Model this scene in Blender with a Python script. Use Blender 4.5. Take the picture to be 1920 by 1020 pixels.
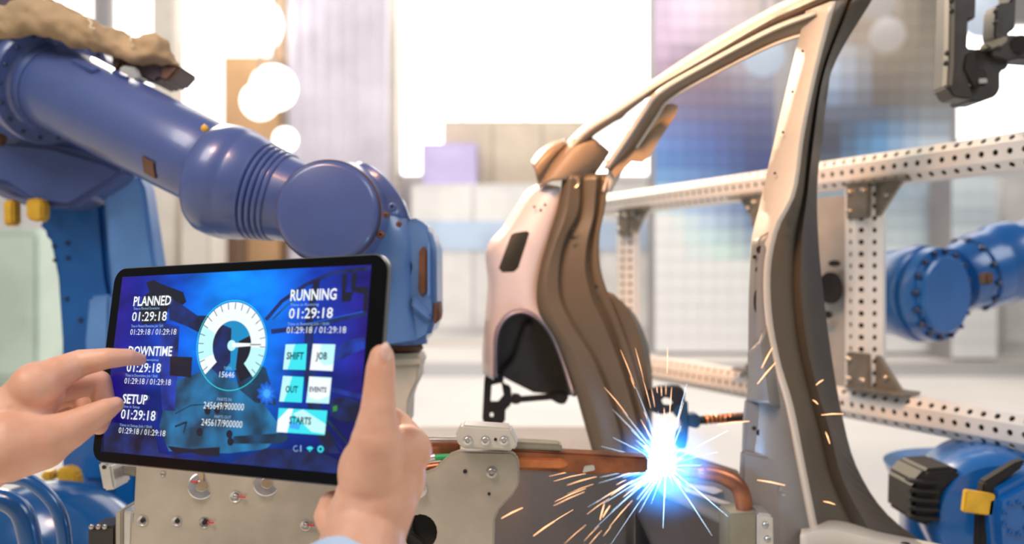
import bpy, bmesh, math, random
from mathutils import Vector, Matrix, noise
random.seed(7)
R = math.radians
scene = bpy.context.scene
for o in list(bpy.data.objects): bpy.data.objects.remove(o)
col = scene.collection

# ------------------------------------------------------------------ camera, world, light, exposure
F = 1600.0                     # focal length in pixels of the 1920 x 1020 frame
CH = 1.30                      # camera height above the floor
cam = bpy.data.cameras.new('camera'); cam.sensor_width = 36; cam.lens = 36*F/1920
camo = bpy.data.objects.new('camera', cam); col.objects.link(camo)
camo.location = (0, 0, CH); camo.rotation_euler = (R(90), 0, 0)
cam.clip_start = .02; cam.clip_end = 200
cam.dof.use_dof = True; cam.dof.focus_distance = 1.0; cam.dof.aperture_fstop = 2.6
scene.camera = camo
vs = scene.view_settings
vs.view_transform = 'Standard'; vs.look = 'None'; vs.gamma = 1; vs.exposure = 0.0
vs.use_curve_mapping = False

w = bpy.data.worlds.new('world'); scene.world = w; w.use_nodes = True
bg = w.node_tree.nodes['Background']
bg.inputs['Color'].default_value = (1.0, .97, .95, 1); bg.inputs['Strength'].default_value = .24

def light(name, kind, loc, target, energy, color, **kw):
    l = bpy.data.lights.new(name, kind); l.energy = energy; l.color = color
    for k, v in kw.items(): setattr(l, k, v)
    o = bpy.data.objects.new(name, l); col.objects.link(o); o.location = loc
    d = Vector(target) - Vector(loc)
    o.rotation_euler = d.to_track_quat('-Z', 'Y').to_euler()
    return o
light('hall_fill', 'AREA', (0, 11, 7.5), (0, 14, 0), 1400, (1.0, .94, .88), size=14)  # unseen area light, added to brighten the far hall
light('low_sun', 'SUN', (-3, 9, 6), (.3, 1.4, 1.3), 4.2, (1.0, .80, .56), angle=R(3))
light('warm_rail_fill', 'SPOT', (-.35, .15, 3.2), (.20, 1.50, 1.66), 480, (1.0, .42, .12), spot_size=R(29), spot_blend=1.0, shadow_soft_size=.25)  # added warm spot without a fixture, tints the roof rail
light('amber_arm_fill', 'SPOT', (-.9, .2, 3.3), (-.34, 1.35, 1.42), 130, (1.0, .56, .42), spot_size=R(34), spot_blend=1.0, shadow_soft_size=.25)  # added amber spot to warm the robot arm, no such fixture
light('front_fill_left', 'AREA', (-1.6, -.4, 3.6), (-.3, 1.0, 1.1), 66, (1.0, .95, .90), size=1.4)  # unseen fill, added to light the hands and tablet from front left
light('front_fill_right', 'AREA', (2.4, .2, 3.4), (.8, 1.6, 1.1), 44, (.96, .97, 1.0), size=1.6)  # unseen fill, added to light the frame and car from the right

# ------------------------------------------------------------------ helpers
def at(px, py, d):
    "the point d metres in front of the camera plane that falls on pixel px, py"
    return Vector(((px-960)/F*d, d, CH-(py-510)/F*d))

MATS = {}
def mat(name, color, rough=.5, metal=0., var=.0, scale=30., bump=0., bscale=None, coat=0., emit=None, estr=1., alpha=None, color2=None, trans=0., spec=None, sss=0.):
    if name in MATS: return MATS[name]
    m = bpy.data.materials.new(name); m.use_nodes = True
    nt = m.node_tree; b = nt.nodes['Principled BSDF']
    b.inputs['Roughness'].default_value = rough; b.inputs['Metallic'].default_value = metal
    b.inputs['Coat Weight'].default_value = coat; b.inputs['Coat Roughness'].default_value = .12
    b.inputs['Transmission Weight'].default_value = trans
    if spec is not None: b.inputs['Specular IOR Level'].default_value = spec
    if sss:
        b.inputs['Subsurface Weight'].default_value = sss
        b.inputs['Subsurface Radius'].default_value = (.9, .35, .2); b.inputs['Subsurface Scale'].default_value = .006
    c = tuple(color)+(1,)
    tc = nt.nodes.new('ShaderNodeTexCoord')
    if var or color2:
        n = nt.nodes.new('ShaderNodeTexNoise'); n.inputs['Scale'].default_value = scale; n.inputs['Detail'].default_value = 4
        nt.links.new(tc.outputs['Object'], n.inputs['Vector'])
        r = nt.nodes.new('ShaderNodeValToRGB')
        c2 = color2 or tuple(max(0, x*(1-var)) for x in color)
        r.color_ramp.elements[0].color = tuple(c2)+(1,); r.color_ramp.elements[0].position = .35
        r.color_ramp.elements[1].color = c; r.color_ramp.elements[1].position = .65
        nt.links.new(n.outputs['Fac'], r.inputs['Fac']); nt.links.new(r.outputs['Color'], b.inputs['Base Color'])
    else:
        b.inputs['Base Color'].default_value = c
    if bump:
        n2 = nt.nodes.new('ShaderNodeTexNoise'); n2.inputs['Scale'].default_value = bscale or scale*4; n2.inputs['Detail'].default_value = 5
        nt.links.new(tc.outputs['Object'], n2.inputs['Vector'])
        bp = nt.nodes.new('ShaderNodeBump'); bp.inputs['Strength'].default_value = bump; bp.inputs['Distance'].default_value = .002
        nt.links.new(n2.outputs['Fac'], bp.inputs['Height']); nt.links.new(bp.outputs['Normal'], b.inputs['Normal'])
    if emit:
        b.inputs['Emission Color'].default_value = tuple(emit)+(1,); b.inputs['Emission Strength'].default_value = estr
    if alpha is not None: b.inputs['Alpha'].default_value = alpha
    MATS[name] = m
    return m

BLUE = mat('robot_blue_paint', (.060, .098, .275), .33, var=.12, scale=9, coat=.35, bump=.04, bscale=60)
BLUEL = mat('light_blue_panel', (.11, .27, .60), .35, var=.15, scale=14, coat=.4)
BLUE2 = mat('bright_blue_paint', (.004, .115, .40), .3, var=.15, scale=12, coat=.5)
YEL = mat('yellow_pad', (.72, .42, .03), .5, var=.2, scale=40)
PRIM = mat('car_primer', (.68, .64, .57), .42, metal=.15, var=.12, scale=7, coat=.15, bump=.03, bscale=90)
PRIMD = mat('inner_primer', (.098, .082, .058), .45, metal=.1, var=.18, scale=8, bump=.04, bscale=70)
RAILP = mat('flare_tinted_primer', (.27, .195, .125), .42, metal=.1, var=.12, scale=9)  # warm flare on the rail put into the primer colour
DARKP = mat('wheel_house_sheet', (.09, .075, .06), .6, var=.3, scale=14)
WHITEP = mat('white_perforated_paint', (.80, .79, .76), .45, var=.06, scale=16)
GALV = mat('galvanised_bracket', (.33, .30, .25), .42, metal=.6, var=.25, scale=35)
BLK = mat('black_oxide_steel', (.022, .022, .024), .42, metal=.4, var=.3, scale=50)
GRYC = mat('dark_grey_clamp', (.060, .055, .052), .42, metal=.35, var=.3, scale=25)
PLATE = mat('brushed_plate', (.50, .46, .38), .42, metal=.45, color2=(.36, .33, .275), scale=11, bump=.05, bscale=180)
ALU = mat('aluminium', (.72, .72, .70), .3, metal=.9, var=.1, scale=60)
DBOLT = mat('dark_blue_bolt', (.018, .032, .085), .4)
STEEL = mat('bolt_steel', (.5, .49, .46), .28, metal=.95, var=.2, scale=90)
BRASS = mat('pinkish_brass', (.62, .46, .30), .35, metal=.8, var=.2, scale=60)
COPPER = mat('heated_copper', (.42, .16, .075), .35, metal=.8, color2=(.17, .07, .045), scale=22)
COPPERL = mat('bright_copper', (.78, .30, .12), .3, metal=.75, color2=(.5, .17, .07), scale=40)
RUST = mat('rust_brown', (.14, .065, .035), .6, var=.4, scale=40)
HOLE = mat('dark_bore', (.012, .010, .009), .8)
GREEN = mat('green_hose', (.02, .36, .11), .4)
CANVAS = mat('beige_canvas', (.46, .33, .19), .85, var=.25, scale=16, bump=.5, bscale=30)
BEIGE = mat('cast_beige', (.50, .46, .38), .5, var=.15, scale=18)
RED = mat('red_mark', (.55, .03, .03), .6)
MAROON = mat('dark_plum_box', (.085, .055, .075), .5, var=.3, scale=20)

ORG = {}
class MB:
    def __init__(s): s.v = []; s.f = []
    def add(s, verts, faces):
        o = len(s.v); s.v += [Vector(p) for p in verts]; s.f += [tuple(i+o for i in f) for f in faces]; return s
    def prism(s, pts, d, th, k=None):
        "outline in pixels seen at distance d, extruded th metres away from the camera; k scales the far outline"
        P = [at(x, y, d[i] if isinstance(d, (list, tuple)) else d) for i, (x, y) in enumerate(pts)]
        c = sum(P, Vector())/len(P)
        Q = [Vector((p.x, p.y+th, p.z)) if k is None else c+(p-c)*k+Vector((0, th, 0)) for p in P]
        n = len(P)
        return s.add(P+Q, [tuple(range(n)), tuple(range(2*n-1, n-1, -1))]+[(i, i+n, (i+1) % n+n, (i+1) % n) for i in range(n)])
    def cutter(s, pts, d, th):
        P = [at(x, y, d-.1) for x, y in pts]; Q = [at(x, y, d+th+.1) for x, y in pts]; n = len(P)
        return s.add(P+Q, [tuple(range(n)), tuple(range(2*n-1, n-1, -1))]+[(i, i+n, (i+1) % n+n, (i+1) % n) for i in range(n)])
    def box(s, c, size, rot=None):
        M = rot or Matrix.Identity(3); c = Vector(c); h = [x/2 for x in size]
        P = [c+M@Vector((x*h[0], y*h[1], z*h[2])) for z in (-1, 1) for x, y in ((-1, -1), (1, -1), (1, 1), (-1, 1))]
        return s.add(P, [(3, 2, 1, 0), (4, 5, 6, 7), (0, 1, 5, 4), (1, 2, 6, 5), (2, 3, 7, 6), (3, 0, 4, 7)])
    def lathe(s, p0, p1, prof, seg=48, cap=True):
        "profile of (distance along axis, radius) in metres from p0 towards p1"
        a = (p1-p0).normalized(); u = a.orthogonal().normalized(); v = a.cross(u)
        V = []; Fc = []
        for t, r in prof:
            for i in range(seg):
                th = 2*math.pi*i/seg; V.append(p0+a*t+(u*math.cos(th)+v*math.sin(th))*max(r, 1e-5))
        for j in range(len(prof)-1):
            for i in range(seg):
                k = (i+1) % seg; Fc.append((j*seg+i, j*seg+k, (j+1)*seg+k, (j+1)*seg+i))
        if cap:
            Fc.append(tuple(range(seg-1, -1, -1))); n = (len(prof)-1)*seg; Fc.append(tuple(range(n, n+seg)))
        return s.add(V, Fc)
    def tube(s, pts, rad, seg=16, flat=1.0, cap=True):
        n = len(pts); V = []; Fc = []; u = None
        for i, p in enumerate(pts):
            t = (pts[min(i+1, n-1)]-pts[max(i-1, 0)]).normalized()
            if u is None: u = t.orthogonal().normalized()
            u = (u-t*u.dot(t)).normalized(); v = t.cross(u)
            r = rad[i] if isinstance(rad, (list, tuple)) else rad
            for j in range(seg):
                th = 2*math.pi*j/seg; V.append(p+(u*math.cos(th)+v*math.sin(th)*flat)*r)
        for i in range(n-1):
            for j in range(seg):
                k = (j+1) % seg; Fc.append((i*seg+j, i*seg+k, (i+1)*seg+k, (i+1)*seg+j))
        if cap: Fc.append(tuple(range(seg-1, -1, -1))); Fc.append(tuple(range((n-1)*seg, n*seg)))
        return s.add(V, Fc)
    def ball(s, c, r, seg=20, sc=(1, 1, 1), rot=None):
        M = rot or Matrix.Identity(3); V = []; Fc = []; n = seg//2
        for i in range(n+1):
            ph = math.pi*i/n
            for j in range(seg):
                th = 2*math.pi*j/seg
                rr = max(math.sin(ph), 1e-4)
                V.append(Vector(c)+M@Vector((rr*math.cos(th)*sc[0], rr*math.sin(th)*sc[1], math.cos(ph)*sc[2]))*r)
        for i in range(n):
            for j in range(seg):
                k = (j+1) % seg; Fc.append((i*seg+j, (i+1)*seg+j, (i+1)*seg+k, i*seg+k))
        Fc.append(tuple(range(seg))); Fc.append(tuple(range((n+1)*seg-1, n*seg-1, -1)))
        return s.add(V, Fc)
    def capsule(s, p0, p1, r0, r1, seg=20):
        "round-ended tapered finger bone"
        L = (p1-p0).length; pr = []
        for i in range(7):
            a = math.pi/2*i/6; pr.append((-r0*math.cos(a), r0*math.sin(a)))
        for i in range(1, 7):
            a = math.pi/2*(1-i/6); pr.append((L+r1*math.cos(a), r1*math.sin(a)))
        pr.insert(7, (L, r1))
        return s.lathe(p0, p1, pr, seg)
    def loft(s, rails, n=28):
        "rails of (px, py, distance): a surface swept across smooth curves"
        Rr = [spline([at(*p) for p in r], n) for r in rails]
        V = [p for r in Rr for p in r]; Fc = []
        for i in range(len(Rr)-1):
            for j in range(n-1): Fc.append((i*n+j, i*n+j+1, (i+1)*n+j+1, (i+1)*n+j))
        return s.add(V, Fc)
    def build(s, name, m, parent=None, loc=None, smooth=35, solid=0, bevel=0, subsurf=0, label=None):
        me = bpy.data.meshes.new(name)
        root = parent
        o0 = ORG.get(parent.name, Vector()) if parent else (Vector(loc) if loc else None)
        if o0 is None:
            c = sum(s.v, Vector())/len(s.v); o0 = Vector((c.x, c.y, min(p.z for p in s.v)))
        me.from_pydata([p-o0 for p in s.v], [], s.f); me.update()
        b = bmesh.new(); b.from_mesh(me); bmesh.ops.recalc_face_normals(b, faces=b.faces)
        if bevel: bmesh.ops.bevel(b, geom=[e for e in b.edges if e.calc_face_angle(0) > .5], offset=bevel, segments=2, affect='EDGES', clamp_overlap=True)
        b.to_mesh(me); b.free()
        me.materials.append(m)
        o = bpy.data.objects.new(name, me); col.objects.link(o)
        if parent: o.parent = parent
        else: o.location = o0
        ORG[o.name] = o0
        if solid:
            md = o.modifiers.new('thickness', 'SOLIDIFY'); md.thickness = solid; md.offset = 0
        if subsurf:
            md = o.modifiers.new('smooth', 'SUBSURF'); md.levels = subsurf; md.render_levels = subsurf
        if smooth:
            for p in me.polygons: p.use_smooth = True
            if smooth < 180: me.set_sharp_from_angle(angle=R(smooth))
        if label: o['label'] = label
        return o
def spline(P, n):
    "Catmull-Rom through P, n points evenly along the length"
    Q = [P[0]*2-P[1]]+list(P)+[P[-1]*2-P[-2]]; S = []
    for i in range(1, len(Q)-2):
        for k in range(12):
            t = k/12; a, b, c, d = Q[i-1:i+3]
            S.append(.5*((2*b)+(c-a)*t+(2*a-5*b+4*c-d)*t*t+(3*b-a-3*c+d)*t**3))
    S.append(P[-1]); L = [0]
    for i in range(1, len(S)): L.append(L[-1]+(S[i]-S[i-1]).length)
    out = []; j = 0
    for k in range(n):
        x = L[-1]*k/(n-1)
        while j < len(L)-2 and L[j+1] < x: j += 1
        f = (x-L[j])/max(L[j+1]-L[j], 1e-9); out.append(S[j].lerp(S[j+1], min(1, f)))
    return out
def thing(name, label, cat, loc, group=None):
    o = bpy.data.objects.new(name, None); col.objects.link(o); o.location = loc; o.empty_display_size = .05
    o['label'] = label; o['category'] = cat
    if group: o['group'] = group
    ORG[o.name] = Vector(loc); return o
def tag(o, label, cat, group=None, kind=None):
    o['label'] = label; o['category'] = cat
    if group: o['group'] = group
    if kind: o['kind'] = kind
    return o
def struct(o): o['kind'] = 'structure'; return o
def bake(o):
    "apply the modifiers of o"
    dg = bpy.context.evaluated_depsgraph_get(); dg.update()
    me = bpy.data.meshes.new_from_object(o.evaluated_get(dg)); old = o.data
    o.modifiers.clear(); o.data = me; me.name = old.name; return o
def cut(o, mb):
    c = mb.build('cutter', HOLE, loc=(0, 0, 0), smooth=0)
    c.location = (0, 0, 0)
    bpy.context.view_layer.update()
    md = o.modifiers.new('cut', 'BOOLEAN'); md.object = c; md.solver = 'EXACT'
    bake(o); bpy.data.objects.remove(c)
    return o
BOLTS = {}
def bolt_mesh(kind, m):
    key = (kind, m.name)
    if key in BOLTS: return BOLTS[key]
    b = MB(); z = Vector(); y = Vector((0, 1, 0))
    if kind == 'socket':          # washer, head and hexagon socket; unit radius, faces -Y
        b.lathe(z, y, [(.1, 1.), (-.12, 1.), (-.16, .78), (-.62, .76), (-.7, .66), (-.7, .42)], 20, False)
        b.lathe(z, y, [(-.7, .42), (-.3, .40), (-.3, .0)], 6, False)
    elif kind == 'hex':
        b.lathe(z, y, [(.1, 1.), (-.14, 1.), (-.18, .8)], 20, False); b.lathe(z, y, [(-.12, .8), (-.6, .8), (-.7, .7), (-.7, 0)], 6, False)
    elif kind == 'ring':          # countersunk bore
        b.lathe(z, y, [(.05, 1.), (-.06, 1.), (-.08, .92), (.1, .62), (.1, 0)], 24, False)
    else:                         # plain small dome
        b.lathe(z, y, [(.2, 1.), (-.1, .98), (-.35, .75), (-.45, .4), (-.47, 0)], 14, False)
    o = b.build('bolt_source', m, loc=(0, 0, 0), smooth=40); me = o.data; bpy.data.objects.remove(o)
    BOLTS[key] = me; me.name = 'bolt'; return me
def bolt(parent, px, py, d, rpx, kind='socket', m=None, rot=(0, 0, 0), name='bolt'):
    o = bpy.data.objects.new(name, bolt_mesh(kind, m or STEEL)); col.objects.link(o)
    o.parent = parent; o.location = at(px, py, d)-ORG[parent.name]; s = rpx*d/F; o.scale = (s, s, s); o.rotation_euler = rot
    return o
def hole(parent, px, py, d, rpx, rypx=None, name='bore_hole', rot=(0, 0, 0)):
    "shallow dark bore with a rim"
    key = ('hole',)
    if key not in BOLTS:
        b = MB(); b.lathe(Vector(), Vector((0, 1, 0)), [(.1, 1.), (-.02, 1.), (-.03, .94), (-.01, .9), (.0, 0)], 20, False)
        q = b.build('h', HOLE, loc=(0, 0, 0)); BOLTS[key] = q.data; bpy.data.objects.remove(q)
    o = bpy.data.objects.new(name, BOLTS[key]); col.objects.link(o); o.parent = parent
    o.location = at(px, py, d)-ORG[parent.name]; s = rpx*d/F; o.scale = (s, s, (rypx or rpx)*d/F); o.rotation_euler = rot; return o

# ------------------------------------------------------------------ the hall
FLOORM = mat('pale_floor', (.74, .69, .63), .55, color2=(.62, .58, .55), scale=.5)
WALLM = mat('hall_wall', (.62, .60, .62), .8, var=.15, scale=.6)
WINM = mat('window_daylight', (.9, .9, .9), .5, emit=(1, .985, .96), estr=2.6)
def slab(x0, x1, y0, y1, z0, z1): return MB().box(((x0+x1)/2, (y0+y1)/2, (z0+z1)/2), (x1-x0, y1-y0, z1-z0))
struct(slab(-30, 30, -8, 34, -.2, 0).build('floor', FLOORM, smooth=0))
WY = 20.0
def X(px, d=WY): return (px-960)/F*d
def Z(py, d=WY): return CH-(py-510)/F*d
wb = bpy.data.objects.new('wall_back', None); col.objects.link(wb); wb['kind'] = 'structure'; ORG['wall_back'] = Vector()
# openings: three tall windows, in pixels of the far wall
OPEN = [(-60, 180, -160, 330), (205, 525, -160, 250), (745, 1225, -160, 335), (1790, 1990, 40, 270)]
xs = [-30]
for a, b, t, bt in OPEN: xs += [X(a), X(b)]
xs.append(30)
for i in range(0, len(xs), 2): slab(xs[i], xs[i+1], WY, WY+.4, 0, 10).build('wall_panel', WALLM, wb, smooth=0)
for i, (a, b, t, bt) in enumerate(OPEN):
    slab(X(a), X(b), WY, WY+.4, 0, Z(bt)).build('wall_panel', WALLM, wb, smooth=0)
    slab(X(a), X(b), WY, WY+.4, Z(t), 10).build('wall_panel', WALLM, wb, smooth=0)
    wn = bpy.data.objects.new('window_%d' % (i+1), None); col.objects.link(wn); wn['kind'] = 'structure'; ORG[wn.name] = Vector()
    fr = MB(); x0, x1, z0, z1 = X(a), X(b), Z(bt), Z(t)
    for zz in (z0+.05, z1-.05): fr.box(((x0+x1)/2, WY+.1, zz), (x1-x0, .12, .1))
    for xx in (x0+.05, x1-.05): fr.box((xx, WY+.1, (z0+z1)/2), (.1, .12, z1-z0))
    fr.build('window_frame', mat('window_frame_white', (.85, .84, .82), .5), wn, smooth=0)
    n = max(1, round((x1-x0)/1.5))
    for k in range(n):
        q0, q1 = x0+(x1-x0)*k/n, x0+(x1-x0)*(k+1)/n
        slab(q0+.02, q1-.02, WY+.2, WY+.22, z0, z1).build('window_pane', WINM, wn, smooth=0)

def C(name, c, rough=.6, **k): return mat(name, c, rough, var=.2, scale=1.2, **k)
CREAM = C('hall_cream', (.80, .74, .66)); LILAC = C('hall_lilac_white', (.70, .66, .76)); WHT = C('hall_white', (.86, .85, .84))
TAN = C('hall_tan', (.62, .38, .20)); BRN = C('hall_brown', (.20, .12, .075)); GRY = C('hall_grey', (.30, .30, .32)); DGR = C('hall_dark_grey', (.075, .07, .075))
HBL = C('hall_blue', (.045, .14, .36)); HBP = C('hall_pale_blue', (.56, .70, .90)); HGR = C('hall_pale_green', (.64, .77, .68)); HPU = C('hall_violet', (.30, .26, .55)); HTE = C('hall_teal', (.28, .48, .48))

def pillar(label, px0, px1, d, m, flutes=0, top=8.):
    x0, x1 = X(px0, d), X(px1, d); t = thing('hall_pillar', label, 'pillar', ((x0+x1)/2, d, 0))
    slab(x0, x1, d-.2, d+.3, 0, top).build('shaft', m, t, bevel=.03)
    slab(x0-.08, x1+.08, d-.3, d+.4, 0, .25).build('base_plinth', GRY, t, bevel=.03)
    for k in range(flutes):
        xx = x0+(x1-x0)*(k+.5)/flutes; slab(xx-.06, xx+.06, d-.26, d-.2, .25, top).build('flute', m, t, bevel=.02)
    return t
def cabinet(label, px0, px1, py, d, m, m2=None, dep=.8, doors=2, cat='cabinet', name='machine_cabinet', band=None, bandm=None):
    x0, x1, z1 = X(px0, d), X(px1, d), Z(py, d); t = thing(name, label, cat, ((x0+x1)/2, d+dep/2, 0))
    slab(x0, x1, d, d+dep, .12, z1).build('body', m, t, bevel=.03)
    slab(x0+.05, x1-.05, d+.05, d+dep-.05, 0, .12).build('plinth', m, t, smooth=0)
    for k in range(doors):
        a, b = x0+(x1-x0)*k/doors, x0+(x1-x0)*(k+1)/doors
        dr = slab(a+.012, b-.012, d-.015, d, .2, z1-.05).build('door', m2 or m, t, bevel=.01)
        slab(b-.14, b-.10, d-.035, d-.015, z1*.45, z1*.52).build('handle', m2 or m, dr, bevel=.005)
    if band: slab(x0-.01, x1+.01, d-.05, d-.03, Z(band[1], d), Z(band[0], d)).build('colour_band', bandm, t, smooth=0)
    return t
def rack(label, px0, px1, py, d, m, items, shelves=4, dep=.9):
    m = C('hall_rack_paint', (.23, .185, .165))
    x0, x1, z1 = X(px0, d), X(px1, d), Z(py, d); t = thing('storage_rack', label, 'rack', ((x0+x1)/2, d+dep/2, 0))
    for xx in (x0+.05, x1-.05):
        for yy in (d+.05, d+dep-.05): slab(xx-.05, xx+.05, yy-.05, yy+.05, 0, z1).build('upright', m, t, smooth=0)
    for k in range(shelves):
        zz = .15+(z1-.25)*k/(shelves-1); slab(x0, x1, d, d+dep, zz, zz+.09).build('shelf', m, t, smooth=0)
    slab(x0+.02, x1-.02, d+dep, d+dep+.03, .1, z1).build('back_sheet', items[0], t, smooth=0)
    return t
def crate(label, px0, px1, py0, py1, d, m, dep=.5, grp=None):
    x0, x1, z0, z1 = X(px0, d), X(px1, d), Z(py1, d), Z(py0, d); t = thing('storage_crate', label, 'crate', ((x0+x1)/2, d+dep/2, z0), grp)
    slab(x0, x1, d, d+dep, z0, z1-.04).build('body', m, t, bevel=.03)
    slab(x0-.03, x1+.03, d-.03, d+dep+.03, z1-.09, z1).build('rim', m, t, bevel=.02)
    return t
def globe(label, px, py, rpx, d, m, grp='round hall lamps'):
    p = at(px, py, d); r = rpx*d/F; t = thing('globe_lamp', label, 'lamp', p-Vector((0, 0, r)), grp)
    MB().ball(p, r, 28).build('globe', m, t, smooth=180)
    MB().tube([p+Vector((0, 0, r*.9)), p+Vector((0, 0, 6))], .02, 8).build('stem', GRY, t)
    MB().lathe(p+Vector((0, 0, r*.85)), p+Vector((0, 0, 9)), [(0, r*.4), (r*.2, r*.3), (r*.35, .03)], 20).build('cap', GRY, t)
LAMPW = mat('lamp_glow_warm', (1, 1, 1), .5, emit=(1, .97, .9), estr=3.0)
LAMPC = mat('lamp_glow_dim', (.1, .1, .1), .5, emit=(.42, .37, .33), estr=1)
LAMPB = mat('lamp_glow_blue', (.1, .1, .1), .5, emit=(.46, .53, .62), estr=1)
globe('large white globe lamp at the top beside the tan pillar', 470, 45, 58, 16.5, LAMPW)
globe('white globe lamp right of the tan pillar, above the blue arm', 513, 165, 42, 14.5, LAMPW)
globe('white globe lamp partly behind another, just above the blue arm', 487, 190, 34, 13.2, LAMPW)
globe('small white globe lamp above the bellows of the blue arm', 535, 262, 22, 15, LAMPW)
globe('dim beige globe lamp between car pillar and black clamp', 1664, 66, 32, 12, LAMPC)
globe('dim blue-white globe lamp under the roof rail of the car', 1432, 105, 38, 12, LAMPB)
globe('dim globe lamp at the top edge beside the car pillar', 1640, -4, 40, 11.2, LAMPC)
globe('blue-white globe lamp behind the black clamp', 1845, 30, 40, 11.5, LAMPB)
pillar('wide pale lilac fluted pillar above the blue wrist', 545, 725, 17, LILAC, 7)
pillar('tan pillar coloured as orange glare, left of the pale fluted pillar', 512, 552, 18.4, C('hall_glare_apricot', (.80, .55, .36)))  # orange window glare put into this pillar's colour
cabinet('brown cabinet behind the raised blue arm, under the globe lamps', 418, 526, 105, 17.0, TAN, doors=1)
pillar('slim cream pillar seen beneath the blue arm', 292, 335, 16, CREAM)
cabinet('slim brown cabinet seen beneath the blue arm', 396, 440, 290, 15.5, BRN, doors=1)
pillar('pale brown pillar at the left edge of the white window', 690, 745, 19, CREAM)
cabinet('long white machine enclosure with pale blue band in mid hall', 770, 1240, 345, 17, WHT, doors=4, band=(415, 470), bandm=HBP, name='machine_enclosure', cat='machine')
cabinet('tan overhead duct box below the big white window', 830, 1110, 225, 18.95, C('hall_sand', (.74, .63, .50)), doors=3)
cabinet('violet cabinet standing before the white window', 790, 895, 268, 17.9, C('hall_lavender', (.62, .55, .86)), doors=1)
cabinet('cream cabinet behind the raised blue arm', 338, 394, 330, 13.5, CREAM, doors=1)
cabinet('pale green machine at the far left edge', -60, 70, 430, 9, HGR, doors=1, name='machine_enclosure', cat='machine')
cabinet('white machine beside the pale green machine', -80, 150, 290, 14, WHT, doors=2, name='machine_enclosure', cat='machine', band=(520, 590), bandm=HBP)
# tall drawer towers on the right, every drawer front tinted with the blurred hall's light; towers are made up
def srgb(c): return [(x/255/12.92 if x < 10 else ((x/255+.055)/1.055)**2.4) for x in c]
BDROP = bpy.data.materials.new('backdrop_blur_colour'); BDROP.use_nodes = True
oi = BDROP.node_tree.nodes.new('ShaderNodeObjectInfo'); BDROP.node_tree.links.new(oi.outputs['Color'], BDROP.node_tree.nodes['Principled BSDF'].inputs['Base Color'])
BDROP.node_tree.nodes['Principled BSDF'].inputs['Roughness'].default_value = .7
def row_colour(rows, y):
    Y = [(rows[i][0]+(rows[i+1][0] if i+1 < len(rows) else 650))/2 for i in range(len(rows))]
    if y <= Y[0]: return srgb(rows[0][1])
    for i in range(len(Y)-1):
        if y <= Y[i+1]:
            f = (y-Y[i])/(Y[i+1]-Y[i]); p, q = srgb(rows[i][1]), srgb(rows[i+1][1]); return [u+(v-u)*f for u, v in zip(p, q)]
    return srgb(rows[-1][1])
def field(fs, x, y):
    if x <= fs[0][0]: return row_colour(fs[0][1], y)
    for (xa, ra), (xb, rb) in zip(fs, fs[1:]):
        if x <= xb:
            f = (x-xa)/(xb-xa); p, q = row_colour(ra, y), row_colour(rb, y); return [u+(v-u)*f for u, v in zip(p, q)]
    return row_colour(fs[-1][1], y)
ORD = ['first', 'second', 'third', 'fourth', 'fifth', 'sixth', 'seventh', 'eighth', 'ninth', 'tenth']
def towers(fs, px0, px1, n, ytop, d, where, grp, dep=.7):
    unit = {}
    for k in range(n):
        pa, pb = px0+(px1-px0)*k/n, px0+(px1-px0)*(k+1)/n; x0, x1 = X(pa, d)+.002, X(pb, d)-.002
        t = thing('backdrop_tower', '%s tall made-up backdrop tower %s' % (ORD[k], where), 'cabinet', ((x0+x1)/2, d+dep/2, 0), grp)
        slab(x0, x1, d+.02, d+dep, 0, Z(ytop, d)).build('carcass', C('hall_carcass', (.30, .28, .28)), t, smooth=0)
        nr = int((650-ytop)/28); h = (Z(ytop, d)-.05)/nr
        for i in range(nr):
            zt = Z(ytop, d)-h*i; yc = 510+(CH-(zt-h/2))*F/d
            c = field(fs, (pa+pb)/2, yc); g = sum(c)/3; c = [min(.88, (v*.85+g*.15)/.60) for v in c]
            if 'm' not in unit: q_ = slab(-.5, .5, -.02, .02, -.5, .5).build('backdrop_source', BDROP, smooth=0, loc=(0, 0, 0)); unit['m'] = q_.data; bpy.data.objects.remove(q_)
            o = bpy.data.objects.new('backdrop', unit['m']); col.objects.link(o); o.parent = t; o.location = Vector(((x0+x1)/2, d, zt-h/2))-ORG[t.name]; o.scale = (x1-x0, 1, h-.006); o.color = (*c, 1)
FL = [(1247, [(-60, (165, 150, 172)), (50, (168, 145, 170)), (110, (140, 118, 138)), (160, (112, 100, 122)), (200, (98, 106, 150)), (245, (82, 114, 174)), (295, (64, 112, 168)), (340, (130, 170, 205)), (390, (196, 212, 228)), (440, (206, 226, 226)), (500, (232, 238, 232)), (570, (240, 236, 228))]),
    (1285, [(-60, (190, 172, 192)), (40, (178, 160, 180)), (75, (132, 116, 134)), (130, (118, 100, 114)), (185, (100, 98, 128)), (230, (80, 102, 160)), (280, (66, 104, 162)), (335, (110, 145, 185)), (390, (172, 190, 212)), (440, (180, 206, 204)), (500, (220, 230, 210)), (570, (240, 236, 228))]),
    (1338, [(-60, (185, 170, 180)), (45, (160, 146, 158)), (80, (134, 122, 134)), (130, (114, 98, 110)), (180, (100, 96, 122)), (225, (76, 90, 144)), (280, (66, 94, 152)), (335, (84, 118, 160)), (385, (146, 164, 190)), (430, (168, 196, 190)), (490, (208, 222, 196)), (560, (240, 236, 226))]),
    (1409, [(-60, (160, 146, 146)), (40, (160, 152, 154)), (130, (122, 120, 138)), (180, (92, 94, 124)), (230, (74, 80, 116)), (280, (58, 70, 116)), (340, (66, 86, 126)), (400, (100, 120, 148)), (450, (150, 164, 170)), (500, (222, 222, 204)), (570, (240, 236, 226))])]
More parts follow.
